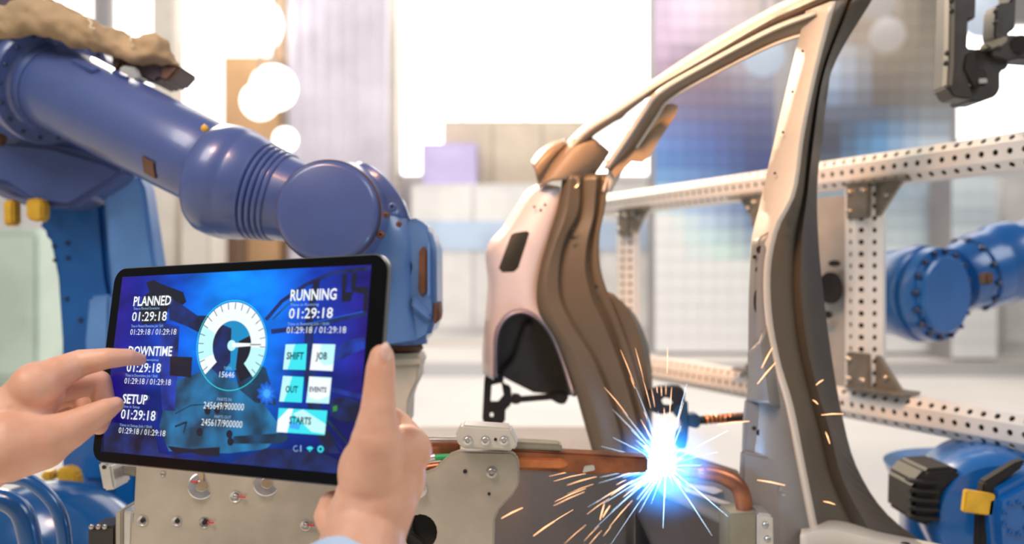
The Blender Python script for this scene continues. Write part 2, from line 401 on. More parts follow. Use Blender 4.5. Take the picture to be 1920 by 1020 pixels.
FR = [(1563, [(-60, (118, 98, 82)), (40, (130, 114, 98)), (80, (150, 156, 168)), (120, (146, 160, 182)), (160, (112, 128, 156)), (200, (78, 80, 92)), (250, (62, 68, 84)), (330, (120, 140, 155)), (400, (190, 198, 200)), (500, (230, 230, 226))]),
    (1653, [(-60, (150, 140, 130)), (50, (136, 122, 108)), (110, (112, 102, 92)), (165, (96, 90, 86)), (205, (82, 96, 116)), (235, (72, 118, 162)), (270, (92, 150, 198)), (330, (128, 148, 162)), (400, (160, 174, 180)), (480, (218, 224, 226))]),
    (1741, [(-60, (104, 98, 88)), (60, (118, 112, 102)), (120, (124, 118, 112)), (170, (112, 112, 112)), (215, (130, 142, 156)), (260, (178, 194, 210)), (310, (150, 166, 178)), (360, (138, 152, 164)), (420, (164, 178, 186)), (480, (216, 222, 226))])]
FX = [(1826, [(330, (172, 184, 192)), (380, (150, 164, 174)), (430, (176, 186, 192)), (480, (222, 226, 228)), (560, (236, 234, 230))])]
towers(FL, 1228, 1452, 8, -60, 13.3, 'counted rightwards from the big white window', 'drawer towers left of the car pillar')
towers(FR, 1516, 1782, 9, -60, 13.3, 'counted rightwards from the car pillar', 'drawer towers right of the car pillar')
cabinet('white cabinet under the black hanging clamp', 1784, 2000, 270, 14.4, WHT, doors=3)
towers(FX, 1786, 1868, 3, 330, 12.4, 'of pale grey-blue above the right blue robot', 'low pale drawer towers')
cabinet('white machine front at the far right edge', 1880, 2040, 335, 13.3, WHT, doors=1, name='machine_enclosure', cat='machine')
# floor lanes
struct(slab(-20, 20, 10.6, 12.2, 0, .006).build('trim_1', mat('grey_lane', (.36, .345, .34), .6, var=.1, scale=.6), smooth=0))
struct(slab(-20, 20, 15.0, 15.6, 0, .006).build('trim_2', mat('tan_lane', (.62, .54, .46), .6, var=.1, scale=.6), smooth=0))

# ------------------------------------------------------------------ big blue robot on the left
D = 1.42
def px(n, d=D): return n*d/F
rob = thing('industrial_robot', 'large blue welding robot arm reaching across above the tablet', 'robot', (at(110, 900, 1.9).x, 1.9, 0))
def prof(L, d=D): return [(px(a, d), px(b, d)) for a, b in L]
# pedestal, rotating base and lower link
MB().lathe(Vector((at(110, 900, 1.9).x, 1.93, 0)), Vector((at(110, 900, 1.9).x, 1.93, 2)), [(0, .26), (.06, .27), (.08, .22), (.42, .2), (.50, .24), (.62, .24)], 40).build('pedestal', BLUE2, rob)
MB().prism([(62, 415), (88, 440), (104, 520), (112, 640), (112, 900), (70, 1010), (255, 1030), (255, 905), (240, 700), (205, 520), (192, 370), (120, 350)], 1.76, .13).build('lower_link', BLUE2, rob, bevel=.012)
lp = MB().prism([(190, 352), (215, 338), (256, 322), (270, 352), (292, 500), (300, 920), (216, 920), (205, 520)], 1.73, .06).build('link_cover', BLUEL, rob, bevel=.008)
sp = MB().prism([(166, 556), (206, 552), (204, 690), (160, 690), (158, 640)], 1.66, .08).build('side_panel', BLUEL, rob, bevel=.006)
MB().prism([(150, 690), (215, 690), (225, 880), (215, 905), (150, 905), (132, 860)], 1.70, .08).build('lower_cover', BLUE2, rob, bevel=.01)
MB().prism([(214, 880), (256, 884), (256, 962), (214, 958)], 1.70, .1).build('strut', BLUE2, rob, bevel=.006)
# elbow
eb = MB().lathe(at(82, 240, 1.70), at(82, 240, 4), [(0, .0), (.0, px(95, 1.7)), (.006, px(104, 1.7)), (.02, px(108, 1.7)), (.025, px(140, 1.7)), (.04, px(152, 1.7)), (.16, px(152, 1.7)), (.17, px(145, 1.7))], 64, False).build('elbow_housing', BLUE, rob)
for k in range(10):
    a = 2*math.pi*k/10+.2; bolt(rob, 82+124*math.cos(a), 240+124*math.sin(a), 1.724, 6, 'socket', DBOLT)
MB().prism([(-60, 60), (60, 50), (150, 70), (205, 120), (180, 240), (90, 300), (-60, 320)], 1.76, .16).build('elbow_casting', BLUE, rob, bevel=.02)
MB().prism([(-80, 330), (10, 350), (62, 385), (130, 392), (215, 340), (236, 318), (200, 300), (100, 270), (-80, 250)], 1.67, .1).build('elbow_rib', BLUE, rob, bevel=.012)
MB().prism([(-40, 205), (14, 204), (32, 224), (8, 232), (4, 270), (-40, 280)], 1.66, .02).build('brown_slot', RUST, rob, bevel=.004)
# forearm along its axis: it comes towards the camera as it reaches right
A0 = at(64, 141, 1.62); A1 = at(444, 336, 1.38); ax = (A1-A0).normalized(); LA = (A1-A0).length
def ft(t): return t*LA/427
def fr_(t, r): return r*(1.62+(1.38-1.62)*t/427)/F
def fprof(L): return [(ft(t), fr_(t, r)) for t, r in L]
MB().lathe(A0, A1, fprof([(-110, 60), (-100, 112), (-30, 124), (14, 124), (20, 112), (30, 108)]), 64).build('forearm_housing', BLUE, rob)
MB().lathe(A0, A1, fprof([(24, 60), (24, 112), (30, 116), (48, 116), (52, 113), (52, 92), (56, 87), (68, 84)]), 64).build('forearm_flange', BLUE, rob, smooth=30)
MB().lathe(A0, A1, fprof([(40, 84), (80, 81), (120, 81), (300, 81), (372, 80), (376, 78), (400, 78)]), 64).build('forearm_tube', BLUE, rob)
uu = Vector((0, -1, 0)); vv = ax.cross(uu).normalized(); uu = vv.cross(ax)
for k in range(18):
    a = 2*math.pi*k/18; p = A0+ax*ft(51)+(uu*math.cos(a)+vv*math.sin(a))*fr_(51, 103)
    MB().lathe(p, p+ax, [(0, px(4.5)), (px(4), px(4.5)), (px(6), px(3)), (px(6), 0)], 8, False).build('bolt', DBOLT, rob)
def on_tube(t, ang, r=81):
    return A0+ax*ft(t)+(uu*math.cos(R(ang))+vv*math.sin(R(ang)))*fr_(t, r)
def boss(t0, t1, ang, wd, h, name, m):
    p0, p1 = on_tube(t0, ang), on_tube(t1, ang); n = (p0-(A0+ax*ft(t0))).normalized(); s_ = ax.cross(n)
    M = Matrix((ax, s_, n)).transposed()
    return MB().box((p0+p1)/2, ((p1-p0).length, px(wd), px(h)*2), M).build(name, m, rob, bevel=px(5))
sgn = 1 if (vv.z > 0) else -1
boss(118, 172, sgn*48, 24, 5, 'cast_boss', BLUE)
boss(175, 210, sgn*66, 18, 5, 'cast_boss', BLUE)
boss(322, 346, sgn*-38, 36, 2, 'brown_patch', RUST)
MB().ball(on_tube(382, sgn*46), px(7), 12, (1, .5, 1)).build('yellow_dot', YEL, rob)
# bell collar and bellows neck
B0 = at(398, 332, 1.41); B1 = at(545, 376, 1.39)
MB().lathe(B0, B1, prof([(-14, 84), (-4, 96), (8, 103), (30, 106), (52, 105), (58, 101), (64, 101), (84, 97), (98, 91)]), 64).build('bell_collar', BLUE, rob)
for k in range(5):
    t = 92+k*11; r = 92-k*2.2
    MB().lathe(B0, B1, prof([(t, r-8), (t+2, r-1), (t+5, r), (t+8, r-1), (t+11, r-8)]), 56, False).build('bellows_ring', BLUE, rob)
MB().lathe(B0, B1, prof([(80, 84), (140, 80), (165, 76), (230, 70)]), 48).build('bellows_core', BLUE, rob)
for x, y in ((419, 307), (411, 333)): bolt(rob, x, y, 1.335, 6, 'dome', RUST)
# wrist
BLUE_LIT = mat('wrist_lit_blue', (.075, .18, .42), .33, var=.12, scale=10, coat=.4)  # brighter blue: light from white surroundings put into the colour
Wd = at(612, 396, 1.285); Wb = Wd+Vector((-.02, 1, 0))
MB().lathe(Wd, Wb, prof([(0, 0), (0, 84), (3, 90), (9, 94), (14, 94)], 1.3), 72, False).build('wrist_cap', BLUE, rob, smooth=30)
MB().lathe(Wd, Wb, prof([(13, 90), (13, 96), (26, 97), (60, 104), (120, 112), (190, 110), (200, 90)], 1.3), 72).build('wrist_housing', BLUE, rob)
MB().lathe(Wd, Wb, prof([(20, 97), (20, 98.6), (25, 99), (25, 97)], 1.3), 72, False).build('seam_ring', RUST, rob)
wp = spline([at(630, 392, 1.42), at(690, 398, 1.41), at(716, 440, 1.40), at(722, 500, 1.40), at(728, 570, 1.40), at(736, 640, 1.40)], 26)
MB().tube(wp, [px(60)]*3+[px(64)]*5+[px(60)]*6+[px(56)]*12, 40).build('wrist_elbow', BLUE_LIT, rob, smooth=60)
MB().lathe(at(702, 375, 1.40), at(740, 345, 1.42), prof([(-30, 60), (0, 74), (14, 74), (20, 66)]), 48).build('elbow_flange', BLUE, rob)
for x, y, r in ((736, 388, 9), (724, 403, 6), (714, 440, 8), (681, 452, 7), (748, 420, 6)): bolt(rob, x, y, 1.305, r, 'socket', RUST if r < 9 else BLUE)
fk = MB().prism([(742, 410), (770, 404), (792, 416), (808, 430), (818, 466), (819, 590), (806, 634), (770, 652), (738, 640), (735, 590), (752, 560), (764, 500)], 1.375, .13).build('wrist_fork', BLUE_LIT, rob, bevel=.008)
MB().prism([(786, 470), (795, 460), (800, 470), (800, 548), (790, 556), (784, 545)], 1.371, .01).build('fork_window', RUST, fk, bevel=.002)
MB().prism([(802, 456), (806, 456), (806, 556), (802, 556)], 1.366, .012).build('fork_rib', BLUEL, fk, bevel=.001)
MB().prism([(774, 552), (808, 590), (806, 606), (770, 578)], 1.362, .02).build('fork_web', BLUE_LIT, fk, bevel=.004)
MB().prism([(808, 566), (822, 562), (825, 590), (822, 606), (808, 608)], 1.38, .06).build('cable_clip', RUST, rob, bevel=.004)
T0 = at(758, 600, 1.43); T1 = at(758, 700, 1.43)
MB().lathe(T0, T1, prof([(-20, 42), (0, 46), (14, 46), (16, 40), (30, 40), (32, 44), (44, 44), (46, 30)]), 48).build('tool_flange', BLUE_LIT, rob)
for x in (728, 742, 758, 774, 788): 
    p = at(x, 622, 1.39); MB().lathe(p, p+Vector((0, 0, -1)), [(0, px(5)), (px(12), px(5)), (px(14), px(3))], 8).build('bolt', BLUE_LIT, rob)
MB().lathe(T0, T1, prof([(44, 30), (46, 34), (54, 36), (60, 30)]), 40).build('insulating_disc', RUST, rob)
gb = MB().prism([(700, 664), (780, 664), (789, 672), (789, 686), (784, 690), (784, 712), (772, 735), (766, 752), (764, 800), (700, 800)], 1.39, .09).build('gun_body', BEIGE, rob, bevel=.006)
MB().prism([(720, 672), (790, 670), (790, 684), (720, 688)], 1.384, .01).build('clamp_lip', BEIGE, gb, bevel=.002)
# stops, pads and small hardware
for pts, d_ in (([(4, 376), (24, 374), (25, 420), (6, 424)], 1.66), ([(47, 374), (72, 370), (80, 378), (79, 412), (66, 416), (48, 410)], 1.65), ([(104, 880), (128, 876), (142, 890), (144, 914), (122, 916), (106, 902)], 1.60), ([(74, 886), (96, 884), (98, 902), (78, 904)], 1.62)):
    MB().prism(pts, d_, .03).build('yellow_stop', YEL, rob, bevel=.004)
for x, y in ((101, 462), (126, 456), (103, 488), (127, 484), (33, 418), (124, 560), (150, 600)): bolt(rob, x, y, 1.757, 4, 'socket', DBOLT)
# glossy domed housing at the bottom left, canvas hood and sensor boxes on top
MB().ball(at(95, 1075, 1.5), px(172, 1.5), 48, (1.1, .8, 1)).build('motor_dome', mat('deep_blue_paint', (.003, .075, .25), .22, var=.15, scale=8, coat=.6), rob, smooth=180)
MB().tube(spline([at(-60, 960, 1.3), at(-10, 935, 1.3), at(40, 960, 1.3), at(62, 1040, 1.3)], 20), px(22, 1.2), 20).build('hose', MATS['deep_blue_paint'], rob, smooth=180)
MB().tube(spline([at(-60, 915, 1.25), at(0, 895, 1.25), at(60, 905, 1.25), at(110, 960, 1.25), at(125, 1050, 1.25)], 20), px(13, 1.25), 20).build('hose', MATS['deep_blue_paint'], rob, smooth=180)
cp = spline([at(x, y, 1.50) for x, y in ((-40, 50), (10, 42), (60, 36), (110, 42), (160, 62), (210, 82), (245, 92), (280, 96), (310, 112), (334, 122))], 70)
cr = [px(r, 1.5) for r in (30, 27, 29, 31, 30, 27, 23, 27, 24, 3)]
rr = []
for i in range(70):
    f = i/69*9; k = min(8, int(f)); rr.append(cr[k]+(cr[k+1]-cr[k])*(f-k))
cv = MB().tube(cp, rr, 40)
for i, p in enumerate(cv.v):
    n = noise.noise(p*28)*.010+noise.noise(p*70)*.005+abs(noise.noise(Vector((p.x*40+p.z*50, p.y*20, 1))))*.008
    cv.v[i] = p+(p-cp[min(69, i//40)]).normalized()*n
hood = cv.build('canvas_hood', CANVAS, rob, smooth=180)
MB().tube(spline([at(165, 34, 1.47), at(172, 44, 1.466), at(168, 50, 1.464), at(178, 54, 1.464)], 12), px(1.6), 8).build('drawstring', mat('pale_cord', (.75, .66, .5), .8), hood)
MB().tube(spline([at(243, 62, 1.475), at(246, 74, 1.466), at(243, 84, 1.47)], 10), px(1.6), 8).build('drawstring', MATS['pale_cord'], hood)
MB().prism([(212, 92), (236, 86), (228, 120), (216, 138), (207, 110)], 1.51, .06).build('sensor_bracket', RUST, rob, bevel=.004)
MB().prism([(236, 96), (262, 94), (338, 124), (314, 150), (296, 148), (290, 156), (258, 140), (232, 132)], 1.505, .09).build('sensor_box', MAROON, rob, bevel=.004)
MB().prism([(302, 122), (338, 124), (314, 151), (300, 148)], 1.50, .02).build('sensor_face', RUST, rob, bevel=.003)
MB().prism([(226, 122), (256, 126), (264, 146), (250, 152), (220, 140)], 1.49, .03).build('sensor_shield', ALU, rob, bevel=.003)
MB().prism([(-40, -10), (90, -6), (140, 20), (80, 30), (-40, 30)], 1.54, .08).build('cable_tray', MAROON, rob, bevel=.01)

# ------------------------------------------------------------------ bright blue robots on the right
r2 = thing('industrial_robot', 'bright blue robot wrist with round cover right of the perforated post', 'robot', (at(1960, 800, 2.3).x, 2.3, 0))
d2 = 1.95
def p2(L): return [(px(a, d2), px(b, d2)) for a, b in L]
fc = at(1778, 553, d2-.14); bc = fc+Vector((-.55, 1, .02))
MB().lathe(fc, bc, p2([(0, 0), (0, 64), (3, 68), (14, 70)]), 64, False).build('round_cover', BLUE2, r2, smooth=30)
MB().lathe(fc, bc, p2([(12, 70), (14, 82), (30, 84), (34, 78), (40, 78), (44, 86), (58, 88), (90, 80), (150, 74), (156, 60)]), 64).build('wrist_housing', BLUE2, r2)
an = (bc-fc).normalized(); q1 = an.orthogonal().normalized(); q2 = an.cross(q1)
for k in range(16):
    a = 2*math.pi*k/16; p = fc+an*px(12, d2)+(q1*math.cos(a)+q2*math.sin(a))*px(76, d2)
    MB().lathe(p, p-an, [(0, px(4.5, d2)), (px(5, d2), px(4.5, d2)), (px(7, d2), px(3, d2)), (px(7, d2), 0)], 8, False).build('bolt', DBOLT, r2)
MB().lathe(at(1690, 540, d2+.12), at(1560, 536, d2+.25), p2([(-60, 60), (0, 68), (30, 72), (200, 72)]), 48).build('wrist_arm', BLUE2, r2)
e0 = at(1800, 520, d2+.02); e1 = at(1930, 478, d2+.06)
MB().lathe(e0, e1, p2([(-10, 60), (10, 66), (24, 66), (28, 72), (44, 74), (60, 74), (64, 68), (78, 70), (90, 78), (120, 78), (126, 70), (260, 62), (400, 62)]), 56).build('forearm', BLUE2, r2)
en = (e1-e0).normalized(); q1 = en.orthogonal().normalized(); q2 = en.cross(q1)
for k in range(12):
    a = 2*math.pi*k/12; p = e0+en*px(26, d2)+(q1*math.cos(a)+q2*math.sin(a))*px(69, d2)
    MB().lathe(p, p-en, [(0, px(5, d2)), (px(7, d2), px(5, d2)), (px(9, d2), px(3, d2)), (px(9, d2), 0)], 8, False).build('bolt', DBOLT, r2)
MB().prism([(1848, 512), (1864, 510), (1864, 532), (1850, 534)], d2-.10, .03).build('brown_plug', RUST, r2, bevel=.003)
MB().tube(spline([e1+en*.2, e1+en*.5, Vector((2.05, 2.3, 1.1)), Vector((2.1, 2.35, .0))], 24), .12, 24).build('robot_column', BLUE2, r2, smooth=60)

r3 = thing('industrial_robot', 'blue robot base with black motor and yellow label at bottom right', 'robot', (at(1900, 1000, 1.6).x, 1.6, 0))
h0 = at(1885, 985, 1.42); h1 = h0+Vector((.35, 1, -.05))
MB().lathe(h0, h1, [(0, 0), (0, px(110)), (.012, px(124)), (.05, px(136)), (.10, px(140)), (.2, px(140))], 64).build('base_housing', BLUE2, r3)
MB().prism([(1845, 905), (1905, 868), (1925, 862), (1915, 880), (1870, 912), (1850, 1030), (1835, 1030), (1838, 960)], 1.385, .02).build('dark_slot', HOLE, r3, bevel=.003)
lb = MB().prism([(1812, 919), (1868, 928), (1862, 968), (1807, 961)], 1.372, .012).build('yellow_label', YEL, r3, bevel=.002)
MB().prism([(1868, 930), (1960, 880), (1960, 1040), (1868, 1040), (1862, 970)], 1.36, .06).build('side_cover', BLUE2, r3, bevel=.012)
for k in range(9):
    a = 2*math.pi*k/9; bolt(r3, 1907+24*math.cos(a), 972+30*math.sin(a), 1.358, 5, 'socket', BLUE2)
mo = MB().prism([(1712, 906), (1736, 880), (1790, 876), (1812, 890), (1770, 920), (1748, 990), (1710, 976)], 1.45, .1).build('drive_motor', mat('motor_black', (.012, .012, .013), .65, var=.3, scale=30), r3, bevel=.006)
for k in range(5):
    y = 900+k*17; MB().prism([(1706, y), (1762, y+4), (1762, y+10), (1706, y+6)], 1.442, .02).build('cooling_fin', MATS['motor_black'], mo, bevel=.001)
MB().lathe(Vector((.90, 1.62, 0)), Vector((.90, 1.62, 1)), [(0, .2), (.05, .2), (.07, .16), (.85, .15), (.93, .18)], 36).build('pedestal', BLUE2, r3)

# ------------------------------------------------------------------ perforated white frame
fa = Vector((-770, F, 0)).normalized(); fn = Vector((-fa.y, fa.x, 0)); UP = Vector((0, 0, 1))
frame = thing('perforated_frame', 'white perforated steel frame of beams and posts behind the car body', 'frame', (1.05, 1.75, 0))
def perf(name, P0, axis, nrm, L, fh, ch, dep, back, pitch=.0265, hr=.0058, parent=frame):
    "hollow bar: front face fh high and two sloping faces ch wide, all three drilled in a row"
    b = axis.cross(nrm).normalized(); m = MB(); n = int(L/pitch); hs = 8
    S = [(-fh/2-ch, -dep), (-fh/2, 0), (fh/2, 0), (fh/2+ch, -dep)]
    sec = [P0+b*s[0]+nrm*s[1] for s in S]+[P0+b*(fh/2+ch)-nrm*back, P0-b*(fh/2+ch)-nrm*back]
    for k in range(3):
        a0, a1 = sec[k], sec[k+1]; e = (a1-a0); wd = e.length; e.normalize(); inn = axis.cross(e).normalized()
        if inn.dot(nrm) > 0: inn = -inn
        for i in range(n):
            o = a0+axis*(i*pitch); ctr = o+axis*(pitch/2)+e*(wd/2); V = []; Fc = []
            outer = []
            for q in range(hs):
                th = 2*math.pi*(q+.5)/hs; c_, s_ = math.cos(th), math.sin(th); mx = max(abs(c_), abs(s_))
                outer.append(ctr+axis*(c_/mx*pitch/2)+e*(s_/mx*wd/2))
            hr_ = min(hr, wd*.3)
            inner = [ctr+(axis*math.cos(2*math.pi*(q+.5)/hs)+e*math.sin(2*math.pi*(q+.5)/hs))*hr_ for q in range(hs)]
            deep = [p+inn*.003 for p in inner]
            # corners of the cell
            cor = [ctr+axis*(sx*pitch/2)+e*(sy*wd/2) for sx, sy in ((1, 1), (-1, 1), (-1, -1), (1, -1))]
            V = outer+inner+deep+cor
            for q in range(hs):
                r_ = (q+1) % hs
                Fc.append((q, r_, hs+r_, hs+q)); Fc.append((hs+q, hs+r_, 2*hs+r_, 2*hs+q))
            for ci, (qa, qb) in enumerate(((0, 1), (2, 3), (4, 5), (6, 7))): Fc.append((qa, 3*hs+ci, qb))
            m.add(V, Fc)
    e_ = axis*(n*pitch)
    for k in (3, 4, 5):
        a0, a1 = sec[k], sec[(k+1) % 6]; m.add([a0, a1, a1+e_, a0+e_], [(0, 1, 2, 3)])
    o = m.build(name, WHITEP, parent, smooth=0)
    ins = [p-nrm*.0045 for p in sec[:4]]+sec[4:]; cc = sum(ins, Vector())/6; ins = [cc+(p-cc)*.94-nrm*.001 for p in ins]; ev_ = axis*(n*pitch-.004)
    MB().add([p+axis*.002 for p in ins]+[p+ev_ for p in ins], [(0, 1, 2, 3, 4, 5), (11, 10, 9, 8, 7, 6)]+[(q, q+6, (q+1) % 6+6, (q+1) % 6) for q in range(6)]).build('shade_liner', HOLE, o, smooth=0)  # black liner added so the drilled holes look shaded inside
    return o
def on_line(xpx, ypx_ref, xref=1920, dref=1.45):
    "a point of the frame's plane: depth from where the column stands, height as the beam's"
    d = dref*(xref-190)/(xpx-190); z = CH-(ypx_ref-510)/F*dref
    return Vector(((xpx-960)/F*d, d, z))
tp0 = on_line(1965, 279); tp1 = on_line(1112, 279)
perf('upper_beam', tp0, fa, fn, (tp1-tp0).length, .031, .017, .012, .05)
lp0 = on_line(1965, 816); lp1 = on_line(1190, 816)
perf('lower_beam', lp0, fa, fn, (lp1-lp0).length, .031, .017, .012, .05)
ps = on_line(1618, 780)+fn*.005; zt = on_line(1618, 300).z
perf('post', ps, UP, (fn+Vector((.55, -.1, 0))).normalized(), zt-ps.z, .022, .026, .026, .06, .0245, .0056)
pl = on_line(1168, 780); perf('post', pl, UP, (fn+Vector((.4, 0, 0))).normalized(), zt-pl.z, .022, .024, .012, .04, .0245, .0056)
# legs of the frame down to the floor
for x in (1455, 2300):
    q = on_line(x, 816)-fn*.03; MB().box((q.x, q.y, q.z/2-.02), (.05, .05, q.z-.04)).build('frame_leg', WHITEP, frame, bevel=.004)
    MB().box((q.x, q.y, .01), (.14, .14, .02)).build('foot_plate', GALV, frame, bevel=.003)
def gusset(P, s, sx=1):
    "corner bracket: plate, flange along the beam, web; s = +1 hangs under a beam, -1 stands on it"
    g0 = MB(); a = -fa*sx; z = UP*-s; n = fn
    def pr(pts, off, th):
        A = [P+a*u+z*v+n*off for u, v in pts]; B = [p-n*th for p in A]; k = len(A)
        return MB().add(A+B, [tuple(range(k)), tuple(range(2*k-1, k-1, -1))]+[(i, i+k, (i+1) % k+k, (i+1) % k) for i in range(k)])
    g = pr([(0, 0), (.062, 0), (.062, .008), (.008, .072), (0, .072)], .0, .012).build('corner_bracket', GALV, frame, bevel=.002)
    pr([(-.055, .0), (.0, .0), (.0, .075), (-.055, .075)], .02, .012).build('bracket_plate', GALV, g, bevel=.002)
    pr([(-.055, 0), (.08, 0), (.08, .006), (-.055, .006)], .024, .06).build('bracket_flange', GALV, g, bevel=.001)
    for u, v in ((-.045, .02), (-.045, .06), (-.01, .02), (.03, .03)):
        p = P+a*u+z*v+n*(.022 if u < 0 else .004); MB().lathe(p-n*.006, p+n, [(0, .006), (.009, .006), (.011, .004), (.011, 0)], 8, False).build('bolt', STEEL, g)
gusset(on_line(1640, 300)-UP*.006, 1); gusset(on_line(1640, 780)+UP*.004, -1)
gusset(on_line(1420, 300)-UP*.006, 1, -1); gusset(on_line(1428, 780)+UP*.004, -1, -1)
gusset(on_line(1188, 300)-UP*.004, 1)
b0 = on_line(1600, 0)-fn*.012; b1 = on_line(1500, 0)-fn*.012
z0, z1 = on_line(1600, 780).z, on_line(1600, 330).z
bp = MB().add([Vector((b0.x, b0.y, z0)), Vector((b1.x, b1.y, z0)), Vector((b1.x, b1.y, z1)), Vector((b0.x, b0.y, z1))]+[Vector((p.x, p.y, z))-fn*.006 for p, z in ((b0, z0), (b1, z0), (b1, z1), (b0, z1))], [(0, 1, 2, 3), (7, 6, 5, 4), (0, 4, 5, 1), (1, 5, 6, 2), (2, 6, 7, 3), (3, 7, 4, 0)]).build('back_plate', mat('grey_plate', (.46, .45, .42), .5, metal=.2, var=.15, scale=20), frame)
rz = (0, 0, math.atan2(fa.x, fa.y)+R(90)-R(180))
fr_rot = (0, 0, math.atan2(-fn.x, fn.y)+math.pi)
dpl = on_line(1556, 0).y
for x, y, r1, r2_ in ((1556, 540, 18, 30), (1564, 494, 9, 6), (1552, 590, 7, 7)):
    dd = on_line(x, 0).y; hole(frame, x, y, dd-.02, r1*1.6, r2_, rot=(0, 0, math.atan2(fn.x, -fn.y)*1))

# ------------------------------------------------------------------ car body side in bare primer
car = thing('car_body_side', 'bare primer car body side with pillars, roof rail and rear wheel arch', 'car body', (.3, 1.45, 0))
def rl(pts, d0, d1=None):
    n = len(pts); d1 = d0 if d1 is None else d1
    return [(x, y, d0+(d1-d0)*i/(n-1)) for i, (x, y) in enumerate(pts)]
# middle pillar
pA = [(1512, 22), (1480, 150), (1447, 290), (1422, 400), (1410, 455), (1408, 560), (1406, 640), (1405, 720), (1397, 800), (1391, 880), (1388, 1060)]
pB = [(1556, 4), (1525, 130), (1500, 250), (1484, 360), (1452, 425), (1436, 500), (1437, 590), (1453, 680), (1476, 760), (1500, 880), (1535, 1060)]
pB2 = [(1566, 2), (1532, 130), (1507, 250), (1491, 360), (1460, 425), (1444, 500), (1446, 590), (1462, 680), (1486, 760), (1510, 880), (1546, 1060)]
pC = [(1596, -8), (1543, 130), (1520, 255), (1508, 365), (1492, 450), (1488, 540), (1498, 640), (1518, 730), (1540, 810), (1566, 910), (1640, 1060)]
pC2 = [(1602, -8), (1547, 130), (1526, 255), (1514, 365), (1503, 450), (1502, 540), (1512, 640), (1532, 730), (1556, 810), (1584, 910), (1668, 1060)]
pD = [(1640, -12), (1558, 130), (1541, 250), (1530, 350), (1533, 460), (1543, 560), (1556, 660), (1576, 775), (1606, 880), (1672, 975), (1800, 1060)]
MB().loft([rl(pA, 1.375, 1.36), rl(pB, 1.345, 1.33), rl(pB2, 1.348, 1.333)], 44).build('pillar_face', PRIM, car, solid=.004, smooth=40)
MB().loft([rl(pB2, 1.348, 1.333), rl(pC, 1.395, 1.39), rl(pC2, 1.385, 1.375), rl(pD, 1.43, 1.43)], 44).build('pillar_side', mat('pillar_shaded_primer', (.10, .088, .070), .45, metal=.15, var=.2, scale=7), car, solid=.004, smooth=40)  # same primer as the face, its shade put into the colour
MB().loft([rl([(1535, 110), (1540, 130), (1525, 255), (1513, 360), (1509, 450)], 1.40, 1.40), rl([(1556, 110), (1556, 130), (1540, 250), (1529, 350), (1530, 450)], 1.435, 1.435)], 20).build('seal_flange', PRIMD, car, solid=.003)
# foot of the pillar
STEPM = mat('shaded_step_primer', (.25, .245, .235), .42, metal=.25, var=.15, scale=10)  # darker than the upper face: dimmer light put into the colour
MB().loft([rl([(1411, 452), (1406, 540), (1404, 640), (1403, 720), (1396, 800), (1389, 880), (1386, 1060)], 1.362, 1.35), rl([(1447, 432), (1431, 510), (1433, 590), (1449, 680), (1472, 760), (1496, 880), (1531, 1060)], 1.342, 1.326)], 40).build('reinforcement_plate', STEPM, car, solid=.004, smooth=40)
MB().loft([rl([(1403, 660), (1404, 715), (1400, 752)], 1.352), rl([(1424, 640), (1436, 710), (1442, 758)], 1.318), rl([(1436, 610), (1456, 690), (1468, 766)], 1.338)], 16)  .build('pillar_bulge', STEPM, car, solid=.003)
MB().prism([(1402, 748), (1448, 762), (1470, 800), (1486, 870), (1396, 850), (1398, 790)], 1.345, .02).build('pillar_step', mat('shaded_step_primer', (.30, .29, .27), .45, metal=.2, var=.15, scale=10), car, bevel=.004)
MB().prism([(1394, 846), (1488, 868), (1512, 985), (1530, 1060), (1384, 1060), (1388, 960)], 1.335, .02).build('foot_plate', MATS['shaded_step_primer'], car, bevel=.004)
sl = MB().loft([rl([(1505, 985), (1570, 978), (1650, 1000), (1740, 1018), (1860, 1045)], 1.35), rl([(1500, 1004), (1560, 996), (1640, 1014), (1740, 1034), (1860, 1060)], 1.30), rl([(1500, 1050), (1560, 1050), (1640, 1055), (1740, 1070), (1860, 1090)], 1.30)], 24).build('sill', PRIM, car, solid=.004)
hole(car, 1697, 1020, 1.31, 10, 4)
for x, y, r in ((1425, 468, 7), (1415, 482, 4), (1422, 506, 6), (1497, 530, 7), (1494, 570, 7)): hole(car, x, y, 1.348 if x < 1440 else 1.405, r)
hole(car, 1419, 565, 1.346, 6, 22)
for x, y, r in ((1414, 803, 4), (1424, 811, 6), (1436, 812, 6), (1426, 828, 2)): hole(car, x, y, 1.344, r)
bolt(car, 1471, 919, 1.333, 11, 'ring', STEEL); hole(car, 1522, 632, 1.40, 8)
for x, y in ((1505, 96), (1486, 172), (1468, 248), (1453, 325)): hole(car, x, y, 1.354, 2.5)
# roof rail: white outer strip, two channels tinted with painted flare and the ribs between them
R0 = [(1700, -92), (1500, -8), (1440, 20), (1310, 95), (1220, 155), (1150, 203), (1092, 240), (1044, 292)]
R1 = [(1700, -76), (1502, 12), (1440, 40), (1310, 116), (1222, 167), (1152, 214), (1098, 250), (1054, 300)]
R2 = [(1700, -62), (1508, 28), (1440, 56), (1310, 126), (1226, 173), (1158, 223), (1106, 259), (1066, 306)]
MB().loft([rl(R0, 1.42, 1.63), rl(R1, 1.355, 1.565)], 44).build('roof_rail_edge', PRIM, car, solid=.005)
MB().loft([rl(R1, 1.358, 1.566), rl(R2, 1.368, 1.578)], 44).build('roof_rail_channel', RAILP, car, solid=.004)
U0 = [(1530, 20), (1440, 56), (1310, 125), (1234, 170), (1206, 205), (1170, 258), (1132, 316)]
U1 = [(1530, 26), (1440, 62), (1310, 131), (1238, 175), (1212, 208), (1177, 262), (1139, 318)]
U2 = [(1530, 46), (1440, 76), (1310, 142), (1245, 181), (1221, 212), (1186, 266), (1148, 322)]
